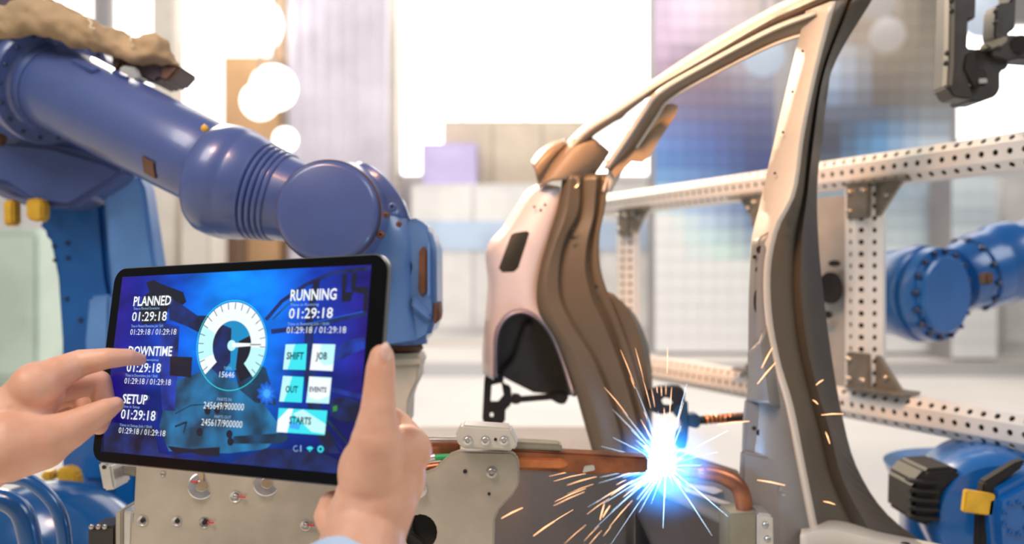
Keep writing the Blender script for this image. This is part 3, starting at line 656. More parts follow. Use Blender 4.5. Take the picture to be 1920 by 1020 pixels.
U3 = [(1530, 54), (1440, 84), (1310, 150), (1250, 187), (1230, 214), (1194, 270), (1156, 326)]
U4 = [(1530, 60), (1440, 90), (1310, 156), (1253, 191), (1236, 216), (1199, 272), (1160, 330)]
MB().loft([rl(U0, 1.36, 1.56), rl(U1, 1.352, 1.552)], 40).build('rear_pillar_rib', PRIM, car, solid=.004)
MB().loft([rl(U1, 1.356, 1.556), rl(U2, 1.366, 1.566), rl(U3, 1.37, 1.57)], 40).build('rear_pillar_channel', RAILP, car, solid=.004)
MB().loft([rl(U3, 1.372, 1.572), rl(U4, 1.366, 1.566)], 40).build('rear_pillar_lip', PRIM, car, solid=.004)
MB().prism([(1236, 197), (1262, 194), (1272, 199), (1268, 214), (1215, 296), (1206, 303), (1186, 301), (1152, 334), (1146, 322), (1196, 262)], [1.52, 1.50, 1.50, 1.50, 1.53, 1.53, 1.53, 1.55, 1.55, 1.54], .012).build('trim_flap', mat('flare_tinted_flap', (.30, .22, .14), .5, var=.15, scale=10), car)  # flap colour carries the warm flare
GL = mat('quarter_glass', (.80, .88, .92), .08, alpha=.35, spec=.6)
MB().prism([(1098, 252), (1216, 175), (1172, 252), (1142, 278), (1118, 262)], [1.60, 1.54, 1.57, 1.59, 1.60], .004).build('quarter_window_glass', GL, car)
MB().prism([(1144, 232), (1150, 222), (1170, 208), (1176, 212), (1166, 222)], 1.56, .006).build('glass_clip', PRIMD, car, bevel=.001)
# rear quarter: outer skin with filler opening and wheel arch, curved cap, stamped inner pillar
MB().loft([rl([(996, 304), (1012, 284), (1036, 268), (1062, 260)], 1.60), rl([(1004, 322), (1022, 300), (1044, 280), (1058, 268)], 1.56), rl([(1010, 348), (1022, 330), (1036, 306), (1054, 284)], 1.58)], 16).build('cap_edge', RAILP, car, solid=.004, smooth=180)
MB().loft([rl([(1010, 352), (1040, 300), (1064, 268), (1098, 250)], 1.565, 1.575), rl([(1034, 338), (1062, 304), (1084, 280), (1116, 262)], 1.53, 1.545), rl([(1062, 336), (1090, 312), (1110, 296), (1134, 276)], 1.545, 1.56), rl([(1076, 352), (1096, 344), (1118, 322), (1143, 284)], 1.57)], 20).build('quarter_cap', mat('flare_tinted_cap', (.28, .21, .145), .5, var=.2, scale=10), car, solid=.004, smooth=180)  # cap browned by flare put into its colour
MB().loft([rl([(1134, 300), (1140, 320), (1128, 360)], 1.565), rl([(1152, 300), (1164, 322), (1146, 360), ], 1.57)], 10).build('hinge_reinforcement', PRIM, car, solid=.004)
q0 = [(1010, 346), (986, 362), (962, 398), (940, 432), (918, 456), (912, 484), (916, 532), (911, 600), (906, 660), (907, 700)]
q1 = [(1022, 346), (1004, 366), (986, 398), (966, 430), (948, 456), (944, 490), (946, 536), (942, 600), (930, 660), (926, 712)]
q2 = [(1036, 348), (1028, 372), (1014, 402), (1000, 430), (986, 460), (980, 500), (976, 540), (980, 590), (1000, 650), (1020, 730)]
q3 = [(1050, 350), (1048, 382), (1040, 412), (1030, 440), (1022, 470), (1013, 512), (1007, 552), (1014, 592), (1042, 640), (1078, 738)]
qp = MB().loft([rl(q0, 1.60, 1.60), rl(q1, 1.575, 1.57), rl(q2, 1.56, 1.555), rl(q3, 1.555, 1.545)], 40).build('quarter_panel', mat('quarter_primer', (.56, .53, .56), .4, metal=.1, var=.08, scale=6, coat=.2), car, solid=.005, smooth=45)
bpy.context.view_layer.update(); bake(qp)
cut(qp, MB().cutter([(935, 503), (958, 440), (966, 436), (988, 433), (993, 437), (972, 502), (964, 510), (942, 511)], 1.55, .1))
cut(qp, MB().cutter([(924, 800), (926, 690), (928, 640), (934, 612), (948, 592), (968, 582), (990, 584), (1014, 600), (1034, 628), (1050, 664), (1062, 700), (1074, 742), (1082, 800)], 1.55, .1))
MB().prism([(930, 500), (956, 432), (998, 428), (976, 506), (962, 518), (936, 516)], 1.63, .01).build('filler_recess', PRIMD, car)
arch = [(926, 708), (927, 640), (934, 610), (948, 590), (968, 580), (990, 582), (1014, 598), (1036, 628), (1052, 664), (1066, 704), (1078, 744)]
MB().loft([rl(arch, 1.548), rl([(x+(1000-x)*.045, y+(700-y)*.045) for x, y in arch], 1.545), rl([(x+(1000-x)*.07, y+(700-y)*.07) for x, y in arch], 1.57)], 36).build('arch_lip', mat('lip_primer', (.22, .21, .28), .45, metal=.2, var=.15, scale=14), car, solid=.004)
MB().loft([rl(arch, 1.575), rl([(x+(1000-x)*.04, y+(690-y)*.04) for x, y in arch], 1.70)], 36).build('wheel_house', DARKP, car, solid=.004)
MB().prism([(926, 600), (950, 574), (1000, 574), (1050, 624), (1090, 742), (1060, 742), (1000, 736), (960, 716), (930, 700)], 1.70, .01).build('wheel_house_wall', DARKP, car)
MB().prism([(985, 606), (1000, 606), (975, 690), (950, 706), (938, 700), (965, 670)], 1.68, .02).build('wheel_house_rib', DARKP, car, bevel=.004)
I = [[(1056, 326), (1047, 385), (1031, 440), (1016, 490), (1007, 540), (1011, 585), (1044, 640), (1072, 710), (1092, 780), (1112, 850)],
     [(1072, 326), (1062, 400), (1042, 455), (1028, 505), (1026, 552), (1038, 598), (1072, 655), (1102, 725), (1124, 790), (1138, 855)],
     [(1086, 326), (1082, 395), (1058, 445), (1046, 498), (1047, 556), (1068, 606), (1108, 670), (1138, 740), (1157, 800), (1168, 857)],
     [(1092, 326), (1090, 397), (1066, 447), (1053, 498), (1055, 555), (1078, 604), (1118, 668), (1147, 738), (1166, 799), (1177, 857)],
     [(1118, 326), (1112, 400), (1100, 450), (1096, 505), (1108, 558), (1130, 606), (1158, 676), (1180, 746), (1195, 806), (1200, 857)],
     [(1128, 326), (1120, 395), (1110, 445), (1108, 500), (1122, 556), (1146, 606), (1170, 676), (1190, 746), (1204, 806), (1206, 857)],
     [(1142, 326), (1133, 390), (1123, 440), (1125, 500), (1140, 552), (1162, 606), (1187, 676), (1205, 748), (1214, 808), (1212, 857)]]
Dp = [1.552, 1.545, 1.55, 1.565, 1.555, 1.575, 1.565]
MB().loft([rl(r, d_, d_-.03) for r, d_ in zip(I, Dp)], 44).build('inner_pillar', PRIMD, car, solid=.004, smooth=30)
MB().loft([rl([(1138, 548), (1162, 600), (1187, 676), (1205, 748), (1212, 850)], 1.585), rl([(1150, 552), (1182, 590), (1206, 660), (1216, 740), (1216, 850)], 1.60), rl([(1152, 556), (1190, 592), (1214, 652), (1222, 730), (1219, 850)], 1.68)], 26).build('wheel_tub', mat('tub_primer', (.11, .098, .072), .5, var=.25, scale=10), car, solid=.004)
for x, y, r in ((1076, 428, 4), (1074, 446, 4), (1118, 538, 4), (1064, 655, 3)): hole(car, x, y, 1.54, r)
bolt(car, 1076, 342, 1.545, 11, 'ring', BRASS)
for x, y in ((1002, 388), (1014, 394), (1022, 384)): hole(car, x, y, 1.556, 2.5)
MB().prism([(1216, 846), (1284, 852), (1390, 886), (1392, 968), (1350, 984), (1236, 925)], 1.40, .02).build('floor_brace', mat('brace_primer', (.28, .27, .24), .45, metal=.2, var=.2, scale=10), car, bevel=.004)
MB().prism([(1284, 908), (1342, 915), (1358, 922), (1340, 928), (1288, 914)], 1.39, .01).build('brace_bead', PRIM, car, bevel=.002)
MB().prism([(1286, 914), (1374, 946), (1374, 954), (1284, 922)], 1.388, .01).build('brace_bead', PRIM, car, bevel=.002)
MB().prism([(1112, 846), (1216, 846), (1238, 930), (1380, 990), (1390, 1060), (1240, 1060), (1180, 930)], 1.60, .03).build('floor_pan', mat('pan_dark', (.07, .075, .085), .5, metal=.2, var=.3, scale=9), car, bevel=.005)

# ------------------------------------------------------------------ clamps
cl = thing('locating_clamp', 'black clamp hanging below the rear wheel arch', 'clamp', at(925, 795, 1.62))
def outl(pts, d, th, name, m, p, bv=.0025, holes=()):
    o = MB().prism(pts, d, th).build(name, m, p, bevel=bv)
    for h in holes: bpy.context.view_layer.update(); cut(o, MB().cutter(h, d, th))
    return o
outl([(908, 710), (940, 710), (943, 722), (958, 728), (960, 752), (955, 765), (948, 766), (947, 792), (938, 796), (910, 796), (904, 788)], 1.62, .035, 'clamp_body', BLK, cl, holes=[[(922, 722), (940, 718), (944, 740), (934, 752), (920, 752)], [(919, 774), (925, 774), (925, 781), (919, 781)]])
MB().tube([at(958, 750, 1.63), at(1056, 742, 1.66)], px(6, 1.64), 14).build('clamp_rod', BLK, cl)
MB().prism([(960, 740), (976, 742), (978, 752), (974, 758), (960, 758)], 1.62, .03).build('rod_boss', BLK, cl, bevel=.002)
MB().prism([(1030, 738), (1060, 736), (1067, 744), (1060, 758), (1048, 758), (1030, 748)], 1.65, .03).build('rod_end', BLK, cl, bevel=.002)
MB().prism([(912, 690), (940, 700), (945, 716), (908, 714)], 1.625, .03).build('clamp_neck', BLK, cl, bevel=.002)

c2 = thing('locating_clamp', 'black ring clamp with blue arm right above the welding arc', 'clamp', at(1275, 845, 1.55))
pv = outl([(1218, 735), (1240, 726), (1262, 724), (1280, 726), (1285, 738), (1284, 755), (1266, 772), (1240, 778), (1222, 772), (1216, 755)], 1.56, .03, 'clamp_ring', BLK, c2, holes=[[(1240, 750), (1246, 745), (1256, 747), (1261, 755), (1256, 759), (1244, 758)]])
BLST = mat('blue_black_steel', (.02, .07, .15), .4, metal=.3, var=.3, scale=30)
MB().prism([(1266, 765), (1290, 752), (1292, 800), (1290, 825), (1286, 842), (1270, 842), (1272, 812), (1282, 808), (1280, 790), (1268, 782)], 1.55, .035).build('clamp_jaw', BLST, c2, bevel=.002)
MB().prism([(1290, 778), (1308, 776), (1314, 784), (1314, 798), (1308, 804), (1290, 800)], 1.55, .03).build('rod_nut', BLST, c2, bevel=.002)
MB().tube([at(1310, 788, 1.565), at(1412, 780, 1.60)], px(8, 1.57), 14).build('threaded_rod', BLK, c2)
for k in range(9):
    x = 1322+k*10; MB().lathe(at(x, 787-k*.7, 1.566+k*.0035), at(x+10, 786, 1.57), [(0, px(8.3, 1.57)), (px(2), px(9.5, 1.57)), (px(4), px(8.3, 1.57))], 14).build('thread_ring', COPPERL, c2)

c3 = thing('locating_clamp', 'dark grey jointed clamp hanging at the top right corner', 'clamp', at(1840, 190, 1.5))
def z6(L): return [(1740+x/4.639, y/4.639) for x, y in L]
d3 = 1.5
outl(z6([(195, -150), (425, -150), (415, 160), (352, 170), (342, 420), (420, 425), (425, 600), (345, 660), (400, 860), (330, 858), (225, 845), (165, 750), (175, 560)]), d3, .05, 'clamp_plate', GRYC, c3)
MB().prism(z6([(192, -150), (245, -150), (232, 560), (215, 750), (165, 745), (180, 500)]), d3-.008, .02).build('plate_edge', mat('olive_edge', (.15, .14, .11), .45, metal=.3), c3, bevel=.002)
outl(z6([(320, 470), (420, 425), (560, 420), (700, 500), (700, 590), (630, 620), (630, 780), (590, 840), (480, 880), (340, 885), (330, 840), (400, 700), (330, 640)]), d3+.015, .06, 'clamp_jaw', GRYC, c3)
MB().prism(z6([(330, 470), (420, 430), (425, 590), (500, 600), (520, 650), (510, 740), (400, 760), (345, 660), (310, 600)]), d3-.003, .01).build('jaw_recess', HOLE, c3, bevel=.002)
MB().prism(z6([(445, 682), (515, 680), (520, 720), (448, 725)]), d3-.008, .03).build('jaw_pin', ALU, c3, bevel=.001)
MB().lathe(at(1740+415/4.639, 585/4.639, d3+.05), at(1740+415/4.639, 585/4.639, 3), [(0, .016), (.03, .016)], 24).build('pivot_pin', BLK, c3)
outl(z6([(590, 60), (620, 30), (720, 15), (720, -150), (775, -150), (760, 255), (710, 270), (695, 330), (590, 350), (575, 300)]), d3, .04, 'clamp_arm', GRYC, c3)
outl(z6([(545, 440), (700, 300), (900, 310), (1000, 330), (1000, 520), (800, 505), (690, 530), (550, 490)]), d3+.005, .05, 'swing_lever', GRYC, c3)
MB().prism(z6([(500, 370), (580, 345), (690, 310), (700, 350), (640, 400), (540, 430), (500, 410)]), d3-.005, .02).build('clamp_knuckle', mat('worn_knuckle', (.30, .27, .20), .4, metal=.6, var=.4, scale=60), c3, bevel=.002)
MB().lathe(at(1740+800/4.639, 385/4.639, d3), at(1740+800/4.639, 385/4.639, 3), [(-.004, 0), (-.004, .014), (0, .016), (.02, .016)], 24, False).build('lever_bore', HOLE, c3)
for x, y in ((165, 462), (155, 550), (205, 95), (205, 5), (590, 100), (585, 200), (525, 420), (620, 420)):
    bolt(c3, 1740+x/4.639, y/4.639, d3-.008, 5.5, 'socket', GRYC)
MB().tube([at(1740+310/4.639, -30, d3+.02), at(1740+310/4.639, -30, d3+.02)+Vector((0, 0, 1.6))], .03, 20).build('hanger_bar', GRYC, c3)

# ------------------------------------------------------------------ welding gun: side plates, copper bars, electrode
gun = thing('welding_gun', 'welding gun with large bare metal plate and copper bars below the tablet', 'welding gun', (at(600, 900, 1.2).x, 1.2, at(0, 1060, 1.2).z))
dp = 1.16
mp = outl([(254, 872), (640, 900), (780, 905), (800, 1080), (236, 1080), (250, 960)], dp+.01, .02, 'back_plate', PLATE, gun)
rp = outl([(640, 890), (800, 886), (815, 880), (832, 862), (845, 852), (862, 846), (958, 848), (970, 856), (974, 870), (974, 908), (962, 928), (936, 956), (928, 975), (925, 1080), (640, 1080)], dp-.012, .016, 'front_plate', PLATE, gun, holes=[[(788+32*math.cos(a), 998+34*math.sin(a)) for a in [k*math.pi/10 for k in range(20)]]])
MB().lathe(at(788, 998, dp+.004), at(788, 998, 2), [(0, 0), (0, px(36, dp))], 24, False).build('bore_floor', HOLE, gun)
MB().prism([(758, 968), (772, 975), (774, 1000), (795, 1015), (795, 1040), (755, 1040)], dp-.004, .006).build('cable_bundle', BLK, gun, bevel=.002)
mb_ = MB().prism([(852, 818), (866, 797), (958, 803), (972, 834), (962, 846), (872, 842), (862, 838)], dp-.03, .04).build('clamp_block', mat('milled_block', (.66, .64, .57), .4, metal=.4, var=.1, scale=30), gun, bevel=.003)
for x in (877, 910, 945): bolt(mb_, x, 826, dp-.031, 9, 'socket', ALU)
bolt(mb_, 929, 824, dp-.031, 3, 'dome', HOLE)
for x, y, r, k, m in ((922, 886, 11, 'socket', STEEL), (872, 884, 4, 'dome', HOLE), (917, 926, 3, 'dome', HOLE), (786, 918, 15, 'socket', ALU)): bolt(gun, x, y, dp-.013, r, k, m)
for x, y, r, k, m in ((267, 976, 10, 'ring', ALU), (331, 977, 9, 'ring', ALU), (383, 980, 10, 'ring', STEEL), (305, 888, 5, 'ring', STEEL), (441, 931, 11, 'ring', ALU), (573, 985, 10, 'ring', ALU)): bolt(gun, x, y, dp+.009, r, k, m)
for x, y in ((267, 976), (332, 977), (383, 980), (441, 931), (573, 985)): bolt(gun, x, y, dp+.007, 4.5, 'dome', HOLE if x < 400 else STEEL)
for x, y in ((388, 980), (447, 932), (577, 985), (358, 903)): MB().prism([(x, y-1.2), (x+12, y), (x+12, y+2), (x, y+1.2)], dp+.004, .003).build('paint_mark', RED, gun)
for x, y in ((378, 911), (500, 905)):
    ds = MB().lathe(at(x, y, dp+.012), at(x, y, .2), [(0, px(25, dp)), (.003, px(25, dp)), (.004, px(23, dp)), (.0035, px(11, dp)), (.006, px(10, dp)), (.008, px(8, dp)), (.008, 0)], 36, False).build('locating_disc', ALU, gun)
    MB().lathe(at(x, y, dp+.005), at(x, y, .2), [(0, px(9.5, dp)), (.003, px(9, dp)), (.003, 0)], 24, False).build('brass_pin', BRASS, ds)
    MB().prism([(x-3, y-24), (x+3, y-24), (x+3, y+24), (x-3, y+24)], dp+.007, .003).build('key_strip', BRASS, ds)
# copper bars, rods and hose
outl([(780, 834), (862, 832), (862, 850), (780, 868)], dp+.02, .03, 'copper_bar', COPPER, gun)
MB().tube([at(770, 826, dp+.03), at(870, 826, dp+.03)], px(7, dp), 16).build('steel_rod', STEEL, gun)
MB().tube([at(780, 880, dp+.02), at(846, 872, dp+.02)], px(9, dp), 16).build('copper_bar', COPPER, gun)
MB().tube([at(812, 858, dp), at(850, 856, dp)], px(6, dp), 14).build('hose', GREEN, gun)
MB().tube([at(796, 860, dp), at(816, 857, dp)], px(7, dp), 14).build('hose_ferrule', ALU, gun)
cb = outl([(940, 842), (1120, 852), (1215, 858), (1215, 886), (1120, 890), (940, 880)], dp+.03, .03, 'electrode_bar', COPPER, gun)
MB().prism([(940, 858), (1050, 860), (1062, 864), (1067, 870), (1062, 876), (1050, 879), (940, 876)], dp+.027, .01).build('bar_inlay', COPPERL, cb, bevel=.002)
outl([(952, 828), (1050, 833), (1055, 838), (1055, 846), (952, 842)], dp+.025, .03, 'steel_strip', mat('olive_steel', (.33, .32, .26), .4, metal=.6, var=.2, scale=30), gun)
MB().prism([(1096, 874), (1114, 872), (1116, 882), (1092, 887)], dp+.026, .01).build('tip_clip', ALU, gun, bevel=.001)
et = spline([at(1262, 884, 1.30), at(1300, 884, 1.30), at(1345, 890, 1.30), at(1378, 906, 1.30), at(1392, 930, 1.30), at(1396, 972, 1.30)], 30)
el = thing('electrode_arm', 'bent copper electrode tube in a steel holder right of the arc', 'electrode', at(1400, 1060, 1.3))
MB().tube(et, [px(12, 1.3)]*8+[px(15, 1.3)]*8+[px(16, 1.3)]*14, 22).build('copper_tube', COPPER, el, smooth=60)
eh = outl([(1366, 964), (1420, 962), (1420, 1075), (1366, 1075)], 1.275, .06, 'holder', mat('olive_holder', (.30, .26, .17), .45, metal=.5, var=.2, scale=12), el)
MB().prism([(1420, 962), (1440, 964), (1450, 968), (1452, 1075), (1420, 1075)], 1.27, .05).build('holder_cap', ALU, el, bevel=.003)
bolt(el, 1436, 985, 1.268, 6, 'dome', STEEL); bolt(el, 1440, 1012, 1.268, 6, 'dome', STEEL)
# small fittings left of the plate
bk = thing('aluminium_block', 'small milled aluminium block under the lower left tablet corner', 'block', at(200, 920, 1.2))
MB().prism([(183, 868), (208, 871), (216, 918), (193, 921)], 1.19, .05).build('block_body', ALU, bk, bevel=.003)
MB().prism([(208, 872), (256, 876), (256, 894), (210, 890)], 1.22, .04).build('spacer_bar', GALV, bk, bevel=.002)
hole(bk, 195, 876, 1.189, 4)
sb = thing('connector_box', 'dark grey connector box with steel rail at the bottom edge', 'box', at(200, 1080, 1.2))
MB().prism([(164, 990), (216, 986), (216, 1080), (164, 1080)], 1.18, .05).build('box_body', GRYC, sb, bevel=.003)
MB().prism([(216, 960), (228, 958), (228, 1080), (216, 1080)], 1.17, .06).build('steel_rail', PLATE, sb, bevel=.002)
MB().prism([(229, 958), (248, 960), (244, 1080), (229, 1080)], 1.175, .04).build('rail_face', ALU, sb, bevel=.002)
for x in (171, 196, 184): bolt(sb, x, 988, 1.178, 5, 'dome', STEEL)

# ------------------------------------------------------------------ arc, sparks and painted glow halo
ARC = at(1248, 876, 1.26)
arc = thing('welding_arc', 'white-hot welding arc with blue glow between copper electrodes', 'welding arc', ARC-Vector((0, 0, .01)))
HOT = mat('arc_core', (1, 1, 1), .5, emit=(.85, .95, 1), estr=60)
MB().ball(ARC, px(15, 1.26), 16, (1.2, 1, 1)).build('arc_core', HOT, arc, smooth=180)
pl_ = light('arc_light', 'POINT', ARC+Vector((0, -.07, .0)), ARC, 1.0, (.15, .5, 1.0), shadow_soft_size=.015)
sm = bpy.data.materials.new('arc_halo'); sm.use_nodes = True; nt = sm.node_tree; nt.nodes.clear()
out = nt.nodes.new('ShaderNodeOutputMaterial'); pvn = nt.nodes.new('ShaderNodeVolumePrincipled')
tcn = nt.nodes.new('ShaderNodeTexCoord'); ln = nt.nodes.new('ShaderNodeVectorMath'); ln.operation = 'LENGTH'
nt.links.new(tcn.outputs['Object'], ln.inputs[0])
nz = nt.nodes.new('ShaderNodeTexNoise'); nz.inputs['Scale'].default_value = 26; nt.links.new(tcn.outputs['Object'], nz.inputs['Vector'])
mr = nt.nodes.new('ShaderNodeMapRange'); mr.inputs['From Min'].default_value = .095; mr.inputs['From Max'].default_value = .008; mr.inputs['To Min'].default_value = 0; mr.inputs['To Max'].default_value = 1
nt.links.new(ln.outputs['Value'], mr.inputs['Value'])
pw = nt.nodes.new('ShaderNodeMath'); pw.operation = 'POWER'; pw.inputs[1].default_value = 3.0; nt.links.new(mr.outputs['Result'], pw.inputs[0])
mu = nt.nodes.new('ShaderNodeMath'); mu.operation = 'MULTIPLY'; nt.links.new(pw.outputs['Value'], mu.inputs[0]); nt.links.new(nz.outputs['Fac'], mu.inputs[1])
mu2 = nt.nodes.new('ShaderNodeMath'); mu2.operation = 'MULTIPLY'; mu2.inputs[1].default_value = 230; nt.links.new(mu.outputs['Value'], mu2.inputs[0])
pvn.inputs['Density'].default_value = 0; pvn.inputs['Emission Color'].default_value = (.03, .30, 1, 1)
nt.links.new(mu2.outputs['Value'], pvn.inputs['Emission Strength']); nt.links.new(pvn.outputs['Volume'], out.inputs['Volume'])
so = MB().ball(ARC, .118, 24, (1, 1, 1)).build('arc_halo_ball', sm, arc, smooth=180)  # glow halo of the arc as an emitting ball, no smoke in it
# keep the glow's own coordinates centred on the arc
for v in so.data.vertices: v.co -= (ARC-ORG[arc.name])
so.location = ARC-ORG[arc.name]
SPK = mat('spark_white', (1, 1, 1), .5, emit=(.40, .72, 1), estr=2.6); SPO = mat('spark_orange', (1, .6, .3), .5, emit=(1, .48, .22), estr=2.2)
rs = random.Random(3); m1 = MB(); m2 = MB()
def streak(mb, a, r0, r1, wd, dd=0):
    "one glowing droplet thread flying out of the arc"
    t = Vector((math.cos(a), dd, math.sin(a))).normalized()
    p0 = ARC+t*r0; p1 = ARC+t*r1+Vector((0, 0, -.15*(r1-r0)*abs(math.cos(a))))
    mb.tube([p0, (p0+p1)/2+Vector((0, 0, .02*(r1-r0))), p1], [wd*.4, wd, wd*.3], 5)
for k in range(250):
    a = rs.choice([rs.gauss(R(185), R(16)), rs.gauss(R(205), R(14)), rs.gauss(R(105), R(18)), rs.gauss(R(150), R(25)), rs.uniform(0, 2*math.pi)])
    L = min(.15, .022+rs.expovariate(1/.028)); streak(m1, a, rs.uniform(.004, .02), L, rs.uniform(.00015, .0004), rs.uniform(-.8, .5))
for k in range(46):
    a = rs.choice([rs.gauss(R(212), R(12)), rs.gauss(R(178), R(12)), rs.gauss(R(105), R(14))])
    r0 = rs.uniform(.03, .17); streak(m2, a, r0, r0+rs.uniform(.01, .06), rs.uniform(.0003, .0006), rs.uniform(-.8, .3))
for x, y, dx, dy in ((1540, 778, 42, -2), (1530, 722, 14, -10), (1548, 810, 8, 22), (1524, 750, 10, 8), (1420, 900, 52, 10), (1544, 940, 22, 6), (1428, 690, 20, -38), (1420, 720, 34, -40), (1405, 790, -60, 6), (1130, 970, 14, -22), (1125, 975, 8, -30), (1000, 1005, 40, -28), (940, 972, 40, -20), (1024, 862, 26, -20), (1020, 858, 34, -8)):
    m2.tube([at(x, y, 1.30), at(x+dx/2, y+dy/2-1, 1.30), at(x+dx, y+dy, 1.30)], [.0004, .0009, .0004], 5)
tag(m1.build('spark_spray', SPK, smooth=0), 'blue-white sparks spraying out around the welding arc', 'sparks', kind='stuff')
tag(m2.build('spark_droplets', SPO, smooth=0), 'orange spark droplets flying off across the car pillar and floor', 'sparks', kind='stuff')
# dark machine base under the arc
mbs = thing('welding_table', 'grey and navy machine table below the welding arc', 'machine', (.18, 2.35, 0))
MB().box((.0, 2.2, .43), (.56, .5, .86)).build('base_body', mat('base_taupe', (.17, .155, .15), .6, var=.2, scale=4), mbs, bevel=.02)
MB().box((.44, 2.0, .38), (.26, .40, .76)).build('side_body', mat('base_navy', (.010, .035, .11), .5, var=.5, scale=5), mbs, bevel=.02)
MB().lathe(Vector((.20, 1.72, 0)), Vector((.20, 1.72, 2)), [(0, .08), (.02, .08), (.03, .05), (.68, .05), (.70, .03)], 24).build('grey_post', GRY, mbs)

# ------------------------------------------------------------------ tablet
COR = [(212, 503), (735, 474), (692, 918), (175, 867)]
# pose of a flat rectangle that falls on those corners
tc_ = Vector((-.27269, .81927, -.08993)); eu = Vector((.88562, -.46302, .03608)).normalized(); ev = Vector((.04707, .16679, .98487))
ev = (ev-eu*ev.dot(eu)).normalized(); en_ = eu.cross(ev); en_ = en_ if en_.y < 0 else -en_
KT = .38/.36; tc_ *= KT; TW, TH = .36*KT, .20385*KT
CAM = Vector((0, 0, CH)); TCW = tc_+CAM
def uv(px_, py_):
    r = Vector(((px_-960)/F, 1, -(py_-510)/F)); t = tc_.dot(en_)/r.dot(en_); q = r*t-tc_; return q.dot(eu), q.dot(ev)
def tz(px_, py_):
    r = Vector(((px_-960)/F, 1, -(py_-510)/F)); return tc_.dot(en_)/r.dot(en_)
def tp(u, v, h=0): return TCW+eu*u+ev*v+en_*h
tab = thing('tablet', 'black tablet with glowing blue dashboard screen held in two hands', 'tablet', tp(0, -TH/2))
def rrect(w_, h_, r, k=8):
    out_ = []
    for cx, cy, a0 in ((w_/2-r, h_/2-r, 0), (-w_/2+r, h_/2-r, 90), (-w_/2+r, -h_/2+r, 180), (w_/2-r, -h_/2+r, 270)):
        for i in range(k+1): a = R(a0+90*i/k); out_.append((cx+r*math.cos(a), cy+r*math.sin(a)))
    return out_
def flat(name, pts, h0, h1, m, parent, bv=0, sm=0):
    n = len(pts); A = [tp(u, v, h1) for u, v in pts]; B = [tp(u, v, h0) for u, v in pts]
    return MB().add(A+B, [tuple(range(n)), tuple(range(2*n-1, n-1, -1))]+[(i, i+n, (i+1) % n+n, (i+1) % n) for i in range(n)]).build(name, m, parent, bevel=bv, smooth=sm)
flat('housing', rrect(TW, TH, .017), -.0075, 0, mat('tablet_aluminium', (.34, .34, .35), .3, metal=.9), tab, .0014, 40)
flat('bezel_glass', rrect(TW-.0024, TH-.0024, .0162), -.001, .0007, mat('bezel_black', (.002, .002, .003), .25, spec=.2), tab, .0003, 40)
sm_ = bpy.data.materials.new('screen_blue'); sm_.use_nodes = True; nt = sm_.node_tree
bs = nt.nodes['Principled BSDF']; bs.inputs['Base Color'].default_value = (.0, .004, .02, 1); bs.inputs['Roughness'].default_value = .15
tcn = nt.nodes.new('ShaderNodeTexCoord'); sx = nt.nodes.new('ShaderNodeSeparateXYZ'); nt.links.new(tcn.outputs['UV'], sx.inputs[0])
rp1 = nt.nodes.new('ShaderNodeValToRGB'); E1 = rp1.color_ramp.elements
E1[0].position = 0; E1[0].color = (.020, .006, .22, 1); E1[1].position = 1; E1[1].color = (.022, .006, .20, 1)
for p_, c_ in ((.10, (.010, .012, .32)), (.28, (.0, .075, .60)), (.48, (.0, .26, .98)), (.62, (.0, .20, .90)), (.8, (.004, .045, .50))):
    e = E1.new(p_); e.color = c_+(1,)
nt.links.new(sx.outputs['X'], rp1.inputs['Fac'])
rp2 = nt.nodes.new('ShaderNodeValToRGB'); E2 = rp2.color_ramp.elements
E2[0].position = 0; E2[0].color = (.10, .08, .22, 1); E2[1].position = .55; E2[1].color = (1, 1, 1, 1)
e = E2.new(.25); e.color = (.5, .42, .5, 1)
nt.links.new(sx.outputs['Y'], rp2.inputs['Fac'])
mx = nt.nodes.new('ShaderNodeMix'); mx.data_type = 'RGBA'; mx.blend_type = 'MULTIPLY'; mx.inputs[0].default_value = 1
nt.links.new(rp1.outputs['Color'], mx.inputs[6]); nt.links.new(rp2.outputs['Color'], mx.inputs[7])
nn = nt.nodes.new('ShaderNodeTexNoise'); nn.inputs['Scale'].default_value = 5; nt.links.new(tcn.outputs['UV'], nn.inputs['Vector'])
mp_ = nt.nodes.new('ShaderNodeMapRange'); mp_.inputs['To Min'].default_value = .45; mp_.inputs['To Max'].default_value = 1.5; mp_.inputs['From Min'].default_value = .3; mp_.inputs['From Max'].default_value = .7
nt.links.new(nn.outputs['Fac'], mp_.inputs['Value'])
nt.links.new(mx.outputs[2], bs.inputs['Emission Color']); nt.links.new(mp_.outputs['Result'], bs.inputs['Emission Strength'])
SC = [uv(228, 519), uv(703, 497), uv(662, 893), uv(193, 845)]
su0 = (SC[0][0]+SC[3][0])/2; su1 = (SC[1][0]+SC[2][0])/2; sv1 = (SC[0][1]+SC[1][1])/2; sv0 = (SC[2][1]+SC[3][1])/2
scr = flat('screen', [(su0, sv0), (su1, sv0), (su1, sv1), (su0, sv1)], .0, .0009, sm_, tab)
ul = scr.data.uv_layers.new(name='UVMap')
for lp_ in scr.data.loops:
    q = scr.data.vertices[lp_.vertex_index].co+ORG[tab.name]-TCW
    ul.data[lp_.index].uv = ((q.dot(eu)-su0)/(su1-su0), (q.dot(ev)-sv0)/(sv1-sv0))
